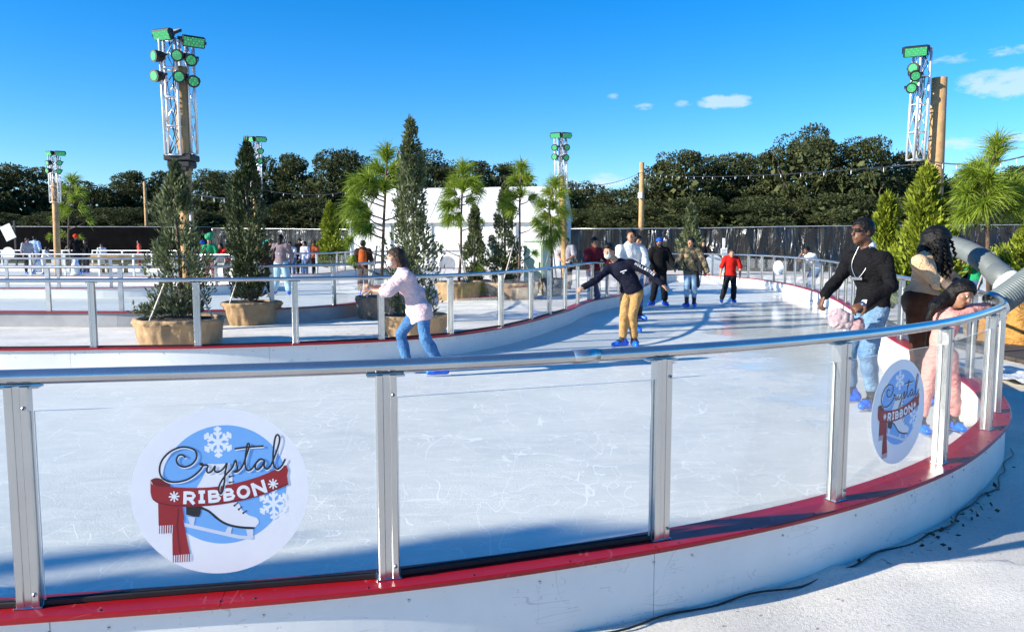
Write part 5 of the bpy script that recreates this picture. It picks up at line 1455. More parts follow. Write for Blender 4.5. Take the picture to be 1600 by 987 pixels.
# ---- woman in the pale pink shirt
Y = 9.62
J = pix(Y, head=(617, 403, 0), neck=(630, 423, .02), shL=(634, 432, -.17), shR=(628, 430, .17), elL=(607, 456, -.2), wrL=(582, 454, -.12), elR=(606, 452, .2), wrR=(586, 448, .12),
        hipL=(661, 488, -.09), hipR=(650, 488, .1), knL=(662, 530, -.12), anL=(690, 564, -.08), knR=(626, 522, .12), anR=(638, 563, .12), waist=(648, 462, 0))
J.update(face=A3((-.93, -.35, -.12)), toeL=A3((-1, -.25, 0)), toeR=A3((-1, .1, 0)), up=A3((-.25, 0, 1)), s=.95, base=G(664, 586)); J['base'][2] = 0
for q in 'LR': J['an'+q][2] = .115
J['knL'] = Q(664, 528, Y-.14); J['hdL'] = A3((-1, -.05, .02)); J['pnL'] = A3((0, .4, -1)); J['pnR'] = A3((0, .2, -1)); J['curlL'] = .6; J['curlR'] = .6
H = J['head']; f, u, r = head_frame(J)
back = nrm(-f*A3((1, 1, 0)))
hp = short_hair(J, .016, -.06)+[lseg(H-f*.05+u*.02, H-f*.075-u*.10, .085, .075, r, 1.1, .03), lseg(H-f*.075-u*.10, H-f*.10-u*.2, .075, .045, r, 1.1, .03), seg(H-f*.02+r*.07+u*.03, H-f*.05+r*.075-u*.12, .03, .028), seg(H-f*.02-r*.07+u*.03, H-f*.05-r*.075-u*.12, .03, .028)]
mk = [ell(H+f*.066-u*.05, (.052, .048, .046), np.stack([r, f, u], 1)), cut(H-u*.012, u), cut(H+f*.03, -f)]
P1, body, org = person('woman in a pale pink shirt, jeans and white face mask skating with arms stretched forward', J,
    dict(skin='light', top=(fab('pale_pink_shirt', (.66, .50, .52), col2=(.56, .42, .46)), .62, .035, .10), flare=.014, wr=.012, bottom=(denim('blue_denim', (.10, .24, .45), (.05, .14, .32)), .012, .88, .012), hair=('brown', hp), extra=[('face_mask', M['mask'], mk)], b=.95), SKG, .0075, 1)
# hood lying on her back, tied cuff
# ---- boy in navy
Y = 12.15
J = pix(Y, head=(951, 393, -.06), neck=(966, 411, 0), shL=(983, 411, -.06), shR=(953, 419, .04), elR=(932, 437, -.12), wrR=(913, 448, -.2), elL=(1014, 427, -.12), wrL=(1033, 443, -.2),
        hipL=(996, 456, 0), hipR=(979, 456, .06), knL=(988, 494, -.1), anL=(991, 528, .04), knR=(975, 494, -.08), anR=(973, 530, .0), waist=(983, 437, 0))
J.update(face=A3((-.42, -.85, -.2)), toeL=A3((.1, -1, 0)), toeR=A3((-1, -.35, 0)), up=A3((-.06, 0, 1)), s=.96, base=G(980, 543)); J['base'][2] = 0
for q in 'LR': J['an'+q][2] = .115
J['curlR'] = .75; J['curlL'] = .2; J['pnL'] = A3((-.3, .5, -.8)); J['pnR'] = A3((.3, .5, -.8))
H = J['head']; f, u, r = head_frame(J); R_ = np.stack([r, f, u], 1)
hp = short_hair(J, .02, .0)+[seg(H+u*.10+f*.045-r*.03, H+u*.10+f*.045+r*.03, .022, .022)]
mk = [ell(H+f*.064-u*.05, (.054, .05, .05), R_), cut(H-u*.01, u), cut(H+f*.02, -f)]
navy = fab('navy_jersey', (.012, .014, .03), col2=(.007, .008, .018))
P2, body, org = person('boy in a navy long sleeved top, khaki trousers and pale mask skating with arms out', J,
    dict(skin='light', top=(navy, 1.0, .018, .0), wr=.009, bottom=(fab('khaki_cotton', (.50, .30, .12), col2=(.40, .23, .085)), .016, .88, .012), hair=('black', hp), extra=[('face_mask', M['mask_green'], mk), ('wristband', mat('green_band', (.03, .5, .05), .5), [seg(J['wrL']-nrm(J['wrL']-J['elL'])*.025, J['wrL']+nrm(J['wrL']-J['elL'])*.005, .036, .036)])], b=.95), SKG, .008, 11)
def text_on(body_root, org, txt, a, b, h, m, nrmv, name='lettering', lift_=.0):
    a, b = A3(a), A3(b); x = nrm(b-a); n = nrm(A3(nrmv)-x*(A3(nrmv)@x)); y = np.cross(n, x); cu = bpy.data.curves.new('t', 'FONT'); cu.body = txt; cu.size = 1; cu.offset = .02
    o = bpy.data.objects.new('t', cu); COL.objects.link(o); dg = bpy.context.evaluated_depsgraph_get(); me = bpy.data.meshes.new_from_object(o.evaluated_get(dg)); bpy.data.objects.remove(o)
    V = np.array([v.co[:2] for v in me.vertices]); V = (V-V.min(0)); L = np.linalg.norm(b-a); V[:, 0] *= L/V[:, 0].max(); V[:, 1] = V[:, 1]/V[:, 1].max()*h-h/2
    mb = MB(); mb.add([tuple(a+x*p[0]+y*p[1]+n*lift_-org) for p in V], [tuple(p.vertices) for p in me.polygons]); return mb.build(name, m, body_root)
tocam = lambda p: nrm(A3((0, 0, 1.65))-p)
p0 = J['shL']+(J['elL']-J['shL'])*.22; p1 = J['elL']+(J['wrL']-J['elL'])*.45; nv = tocam((p0+p1)/2)+A3((.2, 0, .45))
pm_ = J['elL']+A3((0, 0, .0))
for k, ch in enumerate('HOLLISTER'):
    t0 = .02+k*.108; L1 = np.linalg.norm(J['elL']-p0); L2 = np.linalg.norm(p1-J['elL'])
    fpos = lambda t: p0+(J['elL']-p0)*(t*(L1+L2)/L1) if t*(L1+L2) < L1 else J['elL']+(p1-J['elL'])*((t*(L1+L2)-L1)/L2)
    text_on(P2, org, ch, fpos(t0), fpos(t0+.08), .046, M['white'], nv, 'lettering', .079-.010*k/9+.004)
P_, C_, up_, sd_, dp_ = axes(J)
cpt = Q(972, 421, Y-.22); d_ = ray(972, 421)
mb = MB(); ctr = C_-up_*.10+sd_*-.02; tx = nrm(Q(981, 417, Y)-Q(968, 421, Y)); nn_ = tocam(ctr)
for k, (w_, hh) in enumerate(((.10, .016), (.03, .012))): mb.box(Vector(ctr+nn_*.145-A3((0, 0, .03*k))-org), (w_, hh, .004), (Vector(tx), Vector(np.cross(nn_, tx)), Vector(nn_)))
mb.build('chest_print', M['white'], P2)
# ---- man in black
Y = 7.7
J = pix(Y, head=(1347, 362, -.02), neck=(1357, 388, 0), shL=(1382, 404, -.20), shR=(1332, 404, .17), elL=(1393, 446, -.30), wrL=(1352, 474, -.36), elR=(1306, 440, .14), wrR=(1288, 461, .05),
        hipL=(1372, 482, -.10), hipR=(1352, 482, .09), knL=(1356, 552, -.18), anL=(1364, 615, -.12), knR=(1325, 550, .16), anR=(1330, 606, .2), waist=(1366, 448, -.02))
J.update(face=A3((-.96, -.28, -.02)), toeL=A3((-.85, -.5, 0)), toeR=A3((-1, .05, 0)), s=1.05, base=G(1340, 636)); J['base'][2] = 0
for q in 'LR': J['an'+q][2] = .12
J['hdL'] = A3((-.85, -.1, -.35)); J['pnL'] = A3((0, .5, -.8)); J['curlL'] = .75; J['hdR'] = A3((-.35, -.05, -.95)); J['curlR'] = .6; J['pnR'] = A3((.8, 0, -.4))
H = J['head']; f, u, r = head_frame(J); R_ = np.stack([r, f, u], 1)
hp = short_hair(J, .016, -.045)
black_knit = fab('black_sweater', (.010, .010, .012), col2=(.006, .006, .007))
bands = []
for q in 'LR':
    dv = nrm(J['wr'+q]-J['el'+q])
    for e in (-.035, -.012): bands += [('cuff_band', M['white'], [seg(J['wr'+q]+dv*e, J['wr'+q]+dv*(e+.006), .042, .042, .004)])]
dv = nrm(J['wrL']-J['elL'])
P3, body, org = person('man in a black sweater, sunglasses and ripped jeans standing on blue skates at the right', J,
    dict(skin='dark', top=(black_knit, .97, .014, .03), wr=.009, bottom=(denim('pale_ripped_denim', (.20, .32, .45), (.07, .15, .28)), .015, .86, .012), hair=('black', hp), eyes=False, b=1.04,
         extra=bands+[('watch', mat('watch', (.02, .05, .12), .3), [seg(J['wrL']-dv*.002, J['wrL']+dv*.022, .036, .036)]), ('collar', M['white'], [lseg(J['neck']-A3((0, 0, .005)), J['neck']+A3((0, 0, .010)), .074, .072, f, .95)])]), SKG, .0065, 21)
mb = MB()
for g in (-1, 1):
    c = Vector(H+f*.094+u*.016+r*.036*g-org); mb.box(c, (.055, .012, .040), (Vector(r), Vector(f), Vector(u)), 0, .006); mb.bar(c+Vector(r*.028*g), Vector(H-f*.02+u*.012+r*.088*g-org), .006, .012, 1)
mb.bar(Vector(H+f*.1+u*.024-r*.012-org), Vector(H+f*.1+u*.024+r*.012-org), .006, .006, 1)
mb.build('sunglasses', [M['lens'], M['black']], P3)
P_, C_, up_, sd_, dp_ = axes(J)
cn = [J['neck']+sd_*.07-dp_*.0+up_*.03, C_+sd_*.10-dp_*.11-up_*.04, C_+sd_*.02-dp_*.155-up_*.16, C_-sd_*.03-dp_*.155-up_*.16, C_-sd_*.10-dp_*.10-up_*.03, J['neck']-sd_*.07+up_*.03]
if ((C_-dp_)-C_)@J['face'] < 0: cn = [p+2*dp_*(((C_-p)@dp_)) for p in cn]
mb = MB(); mb.tube([tuple(p-org) for p in spline(cn, .01)], .006, 6); fr = nrm(J['face']*A3((1, 1, 0))); ctr = (cn[2]+cn[3])/2+fr*.01
mb.box(Vector(ctr-org-up_*.015), (.13, .006, .028), (Vector(sd_), Vector(fr), Vector(up_)), 0, .003); mb.build('necklace', M['gold'], P3)
# soft pink toy held at his hip
tc_ = Q(1324, 500, Y-.38); rt = thing('plush_toy', 'fluffy pink and white plush toy held by the man in black', 'toy', tc_)
pk = fab('pink_plush', (.75, .42, .42), col2=(.7, .5, .5), bscale=80, bst=1.0)
blob('body', [ell((-.09, 0, .02), (.085, .07, .10)), ell((-.02, 0, .0), (.09, .07, .08), None, .04), ell((-.16, 0, .05), (.03, .03, .05))], .008, fab('white_plush', (.78, .68, .68), col2=(.72, .5, .55), bscale=80, bst=1.0), rt, A3((0, 0, 0)), .007, 45, 2)
blob('head', [ell((.08, -.01, -.05), (.075, .07, .07)), ell((.12, 0, .0), (.03, .02, .03))], .008, pk, rt, A3((0, 0, 0)), .004, 40, 3)
# ---- girl in pink leaning on the rail
Y = 6.65
J = pix(Y, head=(1503, 460, -.04), neck=(1484, 483, .0), shL=(1470, 492, .10), shR=(1489, 496, -.13), elL=(1516, 482, .16), wrL=(1545, 479, .22), elR=(1516, 488, -.12), wrR=(1545, 484, -.02),
        hipL=(1458, 562, .03), hipR=(1482, 562, -.02), knL=(1446, 615, .02), anL=(1438, 664, -.02), knR=(1489, 612, .02), anR=(1490, 654, .06), waist=(1470, 533, 0))
J.update(face=A3((.30, -.85, -.42)), toeL=A3((.0, -1, 0)), toeR=A3((.1, -1, 0)), up=A3((.35, .0, .9)), s=.78, base=G(1464, 686)); J['base'][2] = 0
for q in 'LR': J['an'+q][2] = .105; J['curl'+q] = .5; J['hd'+q] = A3((1, -.1, -.15)); J['pn'+q] = A3((0, 0, -1))
J['anL'][2] = .105
H = J['head']; f, u, r = head_frame(J)
rr = np.random.RandomState(5)
hp = short_hair(J, .03, -.10)+[seg(H-f*.04+r*.06*g, H-f*.06+r*.08*g-A3((.0, 0, .13)), .05, .03) for g in (-1, 1)]+[seg(H-f*.06-A3((.02, 0, .02)), H-A3((.22, 0, .10)), .07, .05), seg(H-A3((.22, 0, .10)), H-A3((.27, 0, .2)), .045, .02)]
pink = fab('coral_pink_fleece', (.72, .32, .27), col2=(.64, .27, .23))
glv = [('glove', fab('dark_glove', (.02, .017, .016)), [lseg(J['wr'+q]-A3((.02, 0, 0)), J['wr'+q]+A3((.06, 0, -.01)), .032, .036, (0, 0, 1), .6), lseg(J['wr'+q]+A3((.05, 0, -.01)), J['wr'+q]+A3((.11, 0, -.04)), .034, .022, (0, 0, 1), .6)]) for q in 'LR']
P4, body, org = person('girl in a coral pink tracksuit leaning both arms on the rail at the right bend', J,
    dict(skin='brown', top=(pink, .95, .009, .03), wr=.007, bottom=(pink, .012, .86, .008), hair=('black', hp), extra=glv, b=.95, eyes=True), SKG, .0065, 31)
# ---- long haired woman in beige and brown
Y = 7.95
J = pix(Y, head=(1463, 378, 0), neck=(1452, 398, .02), shL=(1462, 408, .17), shR=(1438, 410, -.16), elR=(1464, 443, -.26), wrR=(1499, 449, -.42), elL=(1490, 436, .15), wrL=(1505, 452, -.1),
        hipL=(1446, 466, .10), hipR=(1430, 466, -.10), knL=(1446, 540, .12), anL=(1450, 603, .12), knR=(1434, 540, -.06), anR=(1432, 606, -.06), waist=(1443, 440, .0))
J.update(face=A3((.75, -.45, -.5)), toeL=A3((.6, -.8, 0)), toeR=A3((.5, -.85, 0)), up=A3((.4, 0, .9)), s=1.0, base=G(1440, 622)); J['base'][2] = 0
for q in 'LR': J['an'+q][2] = .12
J['knL'][2] = .55; J['knR'][2] = .55
J['hdR'] = A3((1, -.2, -.2)); J['curlR'] = .4; J['curlL'] = .4
H = J['head']; f, u, r = head_frame(J)
hp = short_hair(J, .045, -.09)+[seg(H-f*.05, H-f*.09-A3((0, 0, .16)), .10, .08, .03), seg(H-f*.08-A3((.03, 0, .12)), H-A3((.08, .02, .34)), .075, .04, .03), seg(H+A3((-.03, -.08, -.02)), H+A3((-.04, -.12, -.28)), .06, .03), seg(H+A3((.03, .09, .0)), H+A3((.09, .06, -.28)), .06, .03), seg(H+A3((.05, -.05, .0)), H+A3((.13, -.06, -.24)), .045, .025)]
beige = fab('beige_knit', (.66, .45, .28), col2=(.56, .37, .22))
brown = fab('brown_leather', (.085, .035, .018), col2=(.05, .02, .012), rough=.45, bscale=35)
dvR = nrm(J['wrR']-J['elR'])
P5, body, org = person('woman with long black curls, beige top and brown trousers bending towards the girl in pink', J,
    dict(skin='dark', top=(beige, .55, .018, -.05), wr=.008, bottom=(brown, .014, .95, .0), hair=('black', hp), b=1.02,
         extra=[('sleeve', fab('grey_brown_sleeve', (.16, .12, .10)), [seg(J['elR']-dvR*.02, J['wrR']-dvR*.03, .055, .04)])]), SKG, .007, 41)
mb = MB(); rr = random.Random(7)
for k in range(130):
    a = rr.uniform(0, 6.28); st = H+r*.075*math.cos(a)+f*(-.03+.085*math.sin(a)*.8)+u*rr.uniform(.0, .1); L = rr.uniform(.22, .46); ph = rr.uniform(0, 6.28); ox = A3((rr.uniform(-.10, .10), rr.uniform(-.06, .06), 0))
    out = nrm(st-H)*.05; pts = []
    for i in range(18):
        t = i/17; c = st+out*min(1, t*3)+ox*t+A3((0, 0, -L*t)); cr = .013
        pts.append(tuple(c+A3((math.cos(ph+t*30)*cr, math.sin(ph+t*30)*cr, 0))-org))
    mb.tube(pts, [.011]*14+[.009, .007, .005, .002], 5)
mb.build('curls', HAIR['black'], P5)

# ---- skaters farther down the lane
def gen(label, px, Y, top, yaw, o, group, vox, z=0.0, Hmul=1.0, seed=0, **ov):
    g = level(px, Y, z); H = (Q(px, top, Y)[2]-z)/1.79*1.75*Hmul
    J = std(g, H, yaw, **ov)
    if callable(o): o = o(J)
    return person(label, J, o, group, vox, seed), J
def lhair(J, n='black', L=.26, w=.07): 
    H = J['head']; f, u, r = head_frame(J); s = J['s']
    return (n, short_hair(J, .02, -.05)+[lseg(H-f*.055+u*.02, H-f*.09-A3((0, 0, L*s)), .075, w*.8, r, 1.1, .03)])
def shair(J, n='black'): return (n, short_hair(J, .014, -.03))
def capf(J, m, brim=True):
    H = J['head']; f, u, r = head_frame(J); R = np.stack([r, f, u], 1)
    o = [ell(H+u*.045-f*.012, (.092, .11, .09), R), cut(H+u*.035, -u)]
    if brim: o += [lseg(H+u*.045+f*.08, H+u*.035+f*.15, .06, .05, u, .2, .01)]
    return ('hat', m, o)
blk = fab('black_cloth', (.012, .012, .013)); drk = fab('dark_trousers', (.018, .018, .024)); wht = fab('white_knit', (.74, .73, .70), col2=(.64, .63, .6)); lav = fab('lavender_cloth', (.5, .5, .66), col2=(.4, .4, .56))
jean = denim('mid_denim', (.09, .17, .32), (.045, .09, .2)); ljean = denim('light_denim', (.34, .48, .62), (.24, .38, .53)); maroon = fab('maroon_cloth', (.18, .02, .03)); gry = fab('grey_tee', (.42, .40, .42), col2=(.32, .3, .33))
redc = fab('bright_red_tee', (.62, .022, .015), col2=(.5, .016, .012)); grn = fab('green_tee', (.02, .34, .14), col2=(.015, .26, .1)); teal = fab('teal_cloth', (.05, .36, .36)); oj = fab('orange_pack', (.5, .11, .03)); brn = fab('dark_brown_jacket', (.05, .028, .02)); sky_ = fab('sky_blue_tee', (.45, .58, .78), col2=(.36, .5, .7)); ovl = denim('overalls_denim', (.36, .53, .62), (.27, .44, .55))
(r1, J1) = gen('man in black bomber and blue hat skating hand in hand with the camouflage jacket woman', 1030, 20.1, 371, -82,
    lambda J: dict(skin='brown', top=(blk, 1.0, .04, .04), bottom=(drk, .02, .92, .02), hair=shair(J), b=1.1, extra=[capf(J, fab('royal_blue_hat', (.02, .10, .5)), False), ('face_covering', M['black'], [ell(J['head']+nrm(J['face'])*.055-A3((0, 0, .04)), (.062, .06, .06))])]),
    SKG, .0115, seed=50, elL=(-.31, .05, 1.2), wrL=(-.36, .16, 1.04), elR=(.28, .0, 1.17), wrR=(.22, .16, .98), knL=(-.12, .08, .53), anL=(-.16, .06, .15), anR=(.14, -.05, .15), toeR=(.9, .6, 0))
(r2, J2) = gen('woman in a camouflage jacket and pale jeans with a dark coat tied round her waist', 1080, 19.6, 371, -105,
    lambda J: dict(skin='tan', top=(M['camo'], 1.0, .028, .10), bottom=(ljean, .012, .8, .01), hair=lhair(J, 'black', .22, .1),
        extra=[('tied_coat', fab('charcoal_coat', (.03, .03, .034)), [lseg((J['hipL']+J['hipR'])/2-nrm(J['face']*A3((1, 1, 0)))*.10+A3((0, 0, .05)), (J['hipL']+J['hipR'])/2-nrm(J['face']*A3((1, 1, 0)))*.13-A3((0, 0, .34)), .15, .17, nrm(J['face']*A3((1, 1, 0))), .35), lseg(J['hipL']+nrm(J['hipL']-J['hipR'])*.06, J['hipL']+nrm(J['hipL']-J['hipR'])*.10-A3((0, 0, .33)), .09, .10, nrm(J['hipL']-J['hipR']), .5)])]),
    SKG, .0115, seed=60, elR=(.30, .05, 1.2), wrR=(.36, .2, 1.03), elL=(-.32, .04, 1.2), wrL=(-.42, .12, .95), toeR=(.5, .8, 0), anR=(.08, .06, .15), knR=(.08, .08, .53), anL=(-.1, -.08, .15), face=(.45, .8, 0))
(r3, J3) = gen('child in a bright red tee shirt and dark jeans skating towards the camera', 1143, 21.0, 388, -95,
    lambda J: dict(skin='light', top=(redc, .46, .025, .01), bottom=(drk, .022, .93, .015), hair=shair(J, 'brown')),
    SKG, .0115, seed=70, elL=(-.30, .0, 1.17), wrL=(-.28, .1, .92), elR=(.30, .0, 1.18), wrR=(.34, .08, .92), anL=(-.12, -.02, .15), anR=(.26, -.05, .15), knR=(.18, .06, .52), knL=(-.1, .06, .52), hipL=(-.09, -.06, .93), hipR=(.09, -.06, .93), neck=(0, .03, 1.48), head=(0, .08, 1.63))
gen('tall woman in a cream white sweater right behind the boy in navy', 985, 14.2, 357, -75,
    lambda J: dict(skin='tan', top=(wht, 1.0, .03, .06), bottom=(drk, .01, .92, .0), b=.86, hair=lhair(J, 'black', .3)), SKG, .010, seed=80, face=(.5, .8, .1), elR=(.27, .1, 1.2), wrR=(.08, .25, 1.12), elL=(-.26, .1, 1.2), wrL=(-.12, .26, 1.1))
gen('person in a white and lavender top half hidden behind the cream sweater', 995, 16.4, 367, -60,
    lambda J: dict(skin='brown', top=(lav, 1.0, .03, .06), bottom=(jean, .008, .92, .0), b=.86, hair=lhair(J, 'black', .2)), SKG, .011, seed=85)
SPG = 'people standing outside the barriers'
sh_w = mat('white_shoe', (.6, .6, .6), .5); sh_d = mat('dark_shoe', (.03, .03, .03), .5)
gen('person in maroon leaning on the inner barrier behind the head of the boy', 928, 18.9, 370, -60, lambda J: dict(skin='brown', top=(maroon, .9, .025, .05), bottom=(jean, .02, .95, .01), feet=sh_d, hair=shair(J)), SPG, .011, -.03, seed=90, elR=(.3, .15, 1.2), wrR=(.36, .34, 1.15), elL=(-.3, .12, 1.22), wrL=(-.22, .36, 1.16))
gen('man in a grey patterned tee with hand on hip, right of the low pine', 886, 28.0, 371, -110, lambda J: dict(skin='tan', top=(gry, .45, .03, .06), bottom=(drk, .03, .95, .02), feet=sh_d, hair=shair(J), b=1.08), SPG, .013, -.03, seed=95, elR=(.36, -.06, 1.2), wrR=(.2, .08, 1.02), elL=(-.27, .05, 1.17), wrL=(-.12, .2, 1.05))
gen('man in a white shirt propping his head on his hand at the far right barrier', 1270, 24.6, 386, -160, lambda J: dict(skin='dark', top=(wht, .5, .03, .06), bottom=(jean, .02, .95, .01), feet=sh_d, hair=('black', short_hair(J, .014, -.03)), b=1.15), SPG, .012, -.03, 1.12, seed=100, hipL=(-.09, -.2, .93), hipR=(.09, -.2, .93), shL=(-.2, .12, 1.3), shR=(.2, .12, 1.3), neck=(0, .16, 1.36), head=(0, .24, 1.48), elR=(.2, .42, 1.18), wrR=(.1, .32, 1.42), elL=(-.24, .4, 1.17), wrL=(0, .5, 1.15), hdR=A3((0, 0, 1)))
gen('person behind the end barrier reaching over the rail beside the camouflage jacket woman', 1099, 33.9, 376, -90, lambda J: dict(skin='tan', top=(blk, .5, .025, .05), bottom=(drk, .02, .95, .01), feet=sh_d, hair=lhair(J, 'brown', .2)), SPG, .016, -.03, seed=105, elL=(-.32, .2, 1.25), wrL=(-.40, .42, 1.12), elR=(.3, .1, 1.2), wrR=(.3, .34, 1.15))
BKG = 'skaters on the back ice'
def jbackpack(J):
    P, C, up, sd, dp = axes(J); b = -nrm(J['face']*A3((1, 1, 0))); c = C+b*.17-up*.18
    return [('backpack', oj, [lseg(c+up*.14, c-up*.14, .11, .13, b, .6), lseg(c+b*.06-up*.02, c+b*.06-up*.12, .08, .09, b, .5)])]
gen('person in a brown jacket seen from behind with an orange rucksack', 567, 23.8, 375, 95, lambda J: dict(skin='dark', top=(brn, 1.0, .03, .06), bottom=(fab('brown_trousers', (.06, .035, .028)), .02, .92, .015), hair=shair(J), extra=jbackpack(J)), BKG, .012, seed=110)
def straps(J):
    P, C, up, sd, dp = axes(J); b = -nrm(J['face']*A3((1, 1, 0)))
    return [('bib', ovl, [lseg(P+up*.02, P+(C-P)*.55, .155, .12, b, .75)]), ('strap', ovl, [seg(P+(C-P)*.5+b*.12, J['shL']*.6+C*.4+up*.05, .02, .02)]), ('strap', ovl, [seg(P+(C-P)*.5+b*.12, J['shR']*.6+C*.4+up*.05, .02, .02)]), capf(J, fab('navy_cap', (.01, .02, .08)), False)]
gen('tall skater in pale blue overalls over a grey shirt, seen from behind', 438, 24.4, 366, 80, lambda J: dict(skin='brown', top=(fab('grey_maroon_shirt', (.26, .2, .22)), .8, .025, .03), bottom=(ovl, .04, .95, .03), hair=lhair(J, 'black', .15), extra=straps(J)), BKG, .012, seed=115, anL=(-.22, -.04, .15), anR=(.24, .0, .15), knL=(-.16, .05, .52), knR=(.17, .05, .52), elL=(-.36, .08, 1.22), wrL=(-.42, .25, 1.1), elR=(.3, .1, 1.2))
gen('child in maroon with a teal bow beside the overalls skater', 422, 26.3, 374, -40, lambda J: dict(skin='brown', top=(maroon, 1.0, .025, .05), bottom=(drk, .02, .92, .01), hair=lhair(J, 'black', .12), extra=[('bow', fab('teal_bow', (.03, .42, .38)), [ell(J['head']+A3((-.22, 0, .02)), (.09, .05, .06)), ell(J['head']+A3((-.10, 0, .07)), (.08, .05, .05))])]), BKG, .013, seed=120)
for k, (px, Yk, top, yaw, mt, lab, hn, bt, sl) in enumerate([
    (455, 37.0, 375, -90, wht, 'person in a white shirt leaning on the far barrier left of the lime cedar', 'black', jean, 1.0),
    (468, 38.2, 372, -70, blk, 'person in a black cap and black top behind the far barrier', 'black', drk, 1.0),
    (476, 36.6, 377, -120, lav, 'person in lavender with dark hair at the far barrier', 'black', jean, .9),
    (491, 37.5, 375, 60, fab('orange_top', (.5, .12, .05)), 'person with auburn hair and orange top beside the lime cedar', 'auburn', drk, .5),
    (352, 33.0, 377, -130, redc, 'person in a red tee bending over the barrier beside the second cedar', 'black', drk, .5),
    (316, 34.0, 377, -90, blk, 'person with bright blue headwear right of the large light tower', 'black', drk, 1.0),
    (42, 40.0, 371, -30, gry, 'person with long black hair in a grey top at the far left', 'black', drk, .6),
    (54, 42.0, 368, 90, sky_, 'person in a sky blue tee seen from behind, at the far left', 'black', fab('stone_trousers', (.5, .48, .44)), .5),
    (66, 39.5, 383, 20, wht, 'small skater in white pushing a skating aid at the far left', 'black', wht, 1.0),
    (119, 40.5, 366, -60, blk, 'person with an orange red hat and black top left of the staked pine', 'black', drk, .5),
    (133, 41.5, 374, -100, blk, 'person in a long black coat under the staked pine', 'brown', drk, 1.0),
    (158, 48.0, 381, -60, wht, 'small person in white beyond the back barrier near the tan benches', 'brown', wht, 1.0),
    (217, 48.5, 375, -150, fab('coral_red_top', (.55, .1, .07)), 'person in a coral red top by the tan benches', 'black', maroon, .5)]):
    def of(J, mt=mt, hn=hn, bt=bt, sl=sl, lab=lab):
        ex = []
        H = J['head']
        if 'black cap' in lab: ex = [capf(J, blk)]
        if 'blue headwear' in lab: ex = [('hat', fab('blue_hat', (.02, .12, .62)), [ell(H+A3((0, 0, .08)), (.12, .12, .11))])]
        if 'orange red hat' in lab: ex = [('hat', fab('orange_hat', (.7, .05, .015)), [ell(H+A3((0, 0, .06)), (.14, .14, .12))])]
        return dict(skin='dark' if k % 2 else 'brown', top=(mt, sl, .028, .06), bottom=(bt, .022, .93, .01), hair=lhair(J, hn, .2) if k % 2 == 0 else shair(J, hn), extra=ex, feet='skate')
    ov = {}
    if 'bending' in lab or 'leaning' in lab: ov = dict(hipL=(-.09, -.15, .94), hipR=(.09, -.15, .94), shL=(-.18, .1, 1.38), shR=(.18, .1, 1.38), neck=(0, .14, 1.44), head=(0, .24, 1.57), elL=(-.26, .3, 1.22), elR=(.26, .3, 1.22), wrL=(-.2, .5, 1.14), wrR=(.2, .5, 1.14))
    if 'pushing' in lab: ov = dict(shL=(-.18, .14, 1.38), shR=(.18, .14, 1.38), neck=(0, .18, 1.43), head=(0, .26, 1.56), elL=(-.22, .35, 1.15), elR=(.22, .35, 1.15), wrL=(-.2, .55, 1.05), wrR=(.2, .55, 1.05))
    gen(lab, px, Yk, top, yaw, of, BKG if Yk < 43 and k > 3 else SPG, .019, seed=200+k*10, **ov)
# person in green with tinsel green headdress
gen('person in a green tee and red trousers with a bushy green headdress', 327, 32.8, 372, -80, lambda J: dict(skin='tan', top=(grn, .45, .028, .04), bottom=(fab('red_trousers', (.5, .04, .05)), .02, .75, .01), hair=('green', [ell(J['head']+A3((0, 0, .15)), (.17, .15, .10)), ell(J['head']+A3((.06, 0, .27)), (.15, .12, .11)), ell(J['head']+A3((-.08, 0, .22)), (.10, .1, .10))])), BKG, .017, seed=330, elL=(-.28, .1, 1.2), elR=(.28, .1, 1.2))
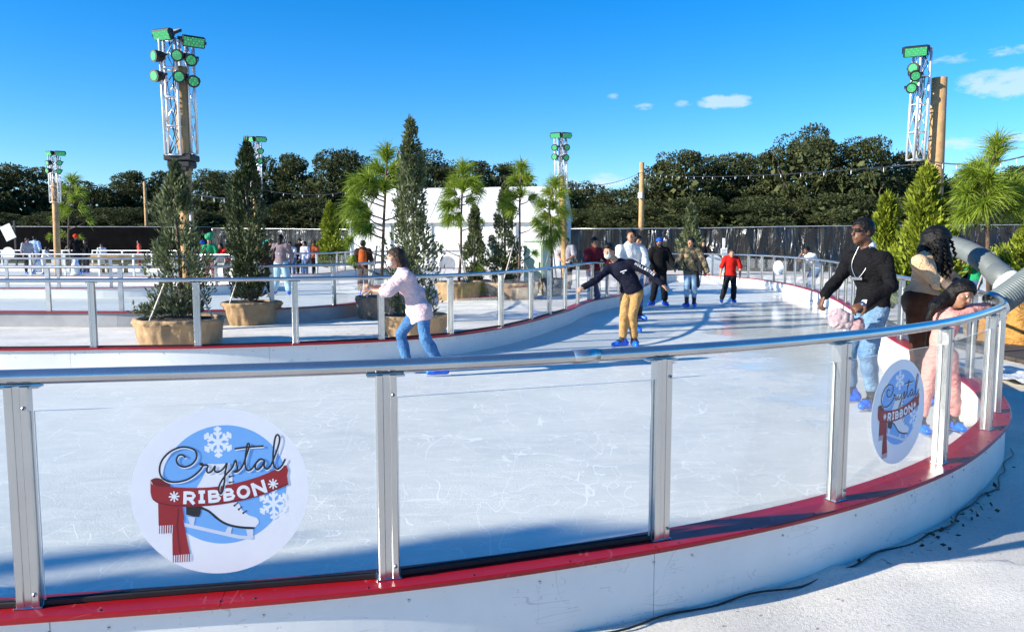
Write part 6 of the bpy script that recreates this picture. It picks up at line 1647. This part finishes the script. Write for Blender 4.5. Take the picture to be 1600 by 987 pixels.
# seated figure on the plinth
g = PL_G.copy(); s0 = PL_Z
Js = std(g+A3((.0, -.05, 0)), 1.7, -20)
dz = s0+.05-.0-.95*1.7/1.75+.07; 
for k in ('hipL', 'hipR', 'shL', 'shR', 'elL', 'elR', 'wrL', 'wrR', 'neck', 'head'): Js[k] = Js[k]+A3((0, 0, dz))
fw_ = A3((math.cos(rad(-20)), math.sin(rad(-20)), 0))
for q, sg in (('L', -1), ('R', 1)):
    Js['kn'+q] = Js['hip'+q]+fw_*.43-A3((0, 0, .02)); Js['an'+q] = Js['kn'+q]+fw_*.05-A3((0, 0, .40)); Js['wr'+q] = Js['kn'+q]*.7+Js['hip'+q]*.3+A3((0, 0, .09)); Js['el'+q] = (Js['sh'+q]+Js['wr'+q])/2-fw_*.10
Js['base'] = A3((g[0], g[1], 0))
person('seated person in a pale jacket on the white plinth in front of the tent', Js, dict(skin='dark', top=(fab('pale_teal_jacket', (.55, .64, .66), col2=(.45, .55, .58)), 1.0, .03, .05), bottom=(drk, .02, .95, .01), feet=None, hair=lhair(Js, 'black', .3)), SPG, .013, 340)
# right edge, behind the duct
gen('person in a green tee seen behind the grey duct', 1527, 16.0, 378, 150, lambda J: dict(skin='tan', top=(grn, .48, .03, .06), bottom=(jean, .02, .95, .01), feet=sh_d, hair=shair(J, 'brown'), b=1.1), SPG, .011, -.03, seed=350, elL=(-.28, .15, 1.22), wrL=(-.16, .34, 1.16))
gen('small child in navy facing the camera beside the person in green', 1505, 16.4, 401, -95, lambda J: dict(skin='light', top=(navy, .6, .025, .05), bottom=(drk, .02, .95, .01), feet=sh_d, hair=shair(J, 'brown')), SPG, .011, -.03, seed=360)
# white skating aids
def aid(px, Y, label, rz):
    g = level(px, Y, 0); r = thing('skating_aid', label, 'skating aid', g, 'white skating aids', rz)
    blob('body', [ell((0, 0, .35), (.2, .24, .36)), ell((0, .16, .72), (.13, .14, .14)), lseg((0, -.3, .06), (0, .2, .06), .22, .24, (0, 0, 1), .25)], .03, M['white'], r, A3((0, 0, 0)))
    mb = MB()
    for s_ in (-1, 1): mb.tube([(.12*s_, .05, .6), (.16*s_, -.12, .82), (.16*s_, -.28, .86)], .02, 6)
    mb.build('handle', M['skate_blue'], r)
aid(58, 40.2, 'white skating aid pushed by the small skater at the far left', 1.2)
aid(116, 39.2, 'white skating aid left of the staked pine', .4)
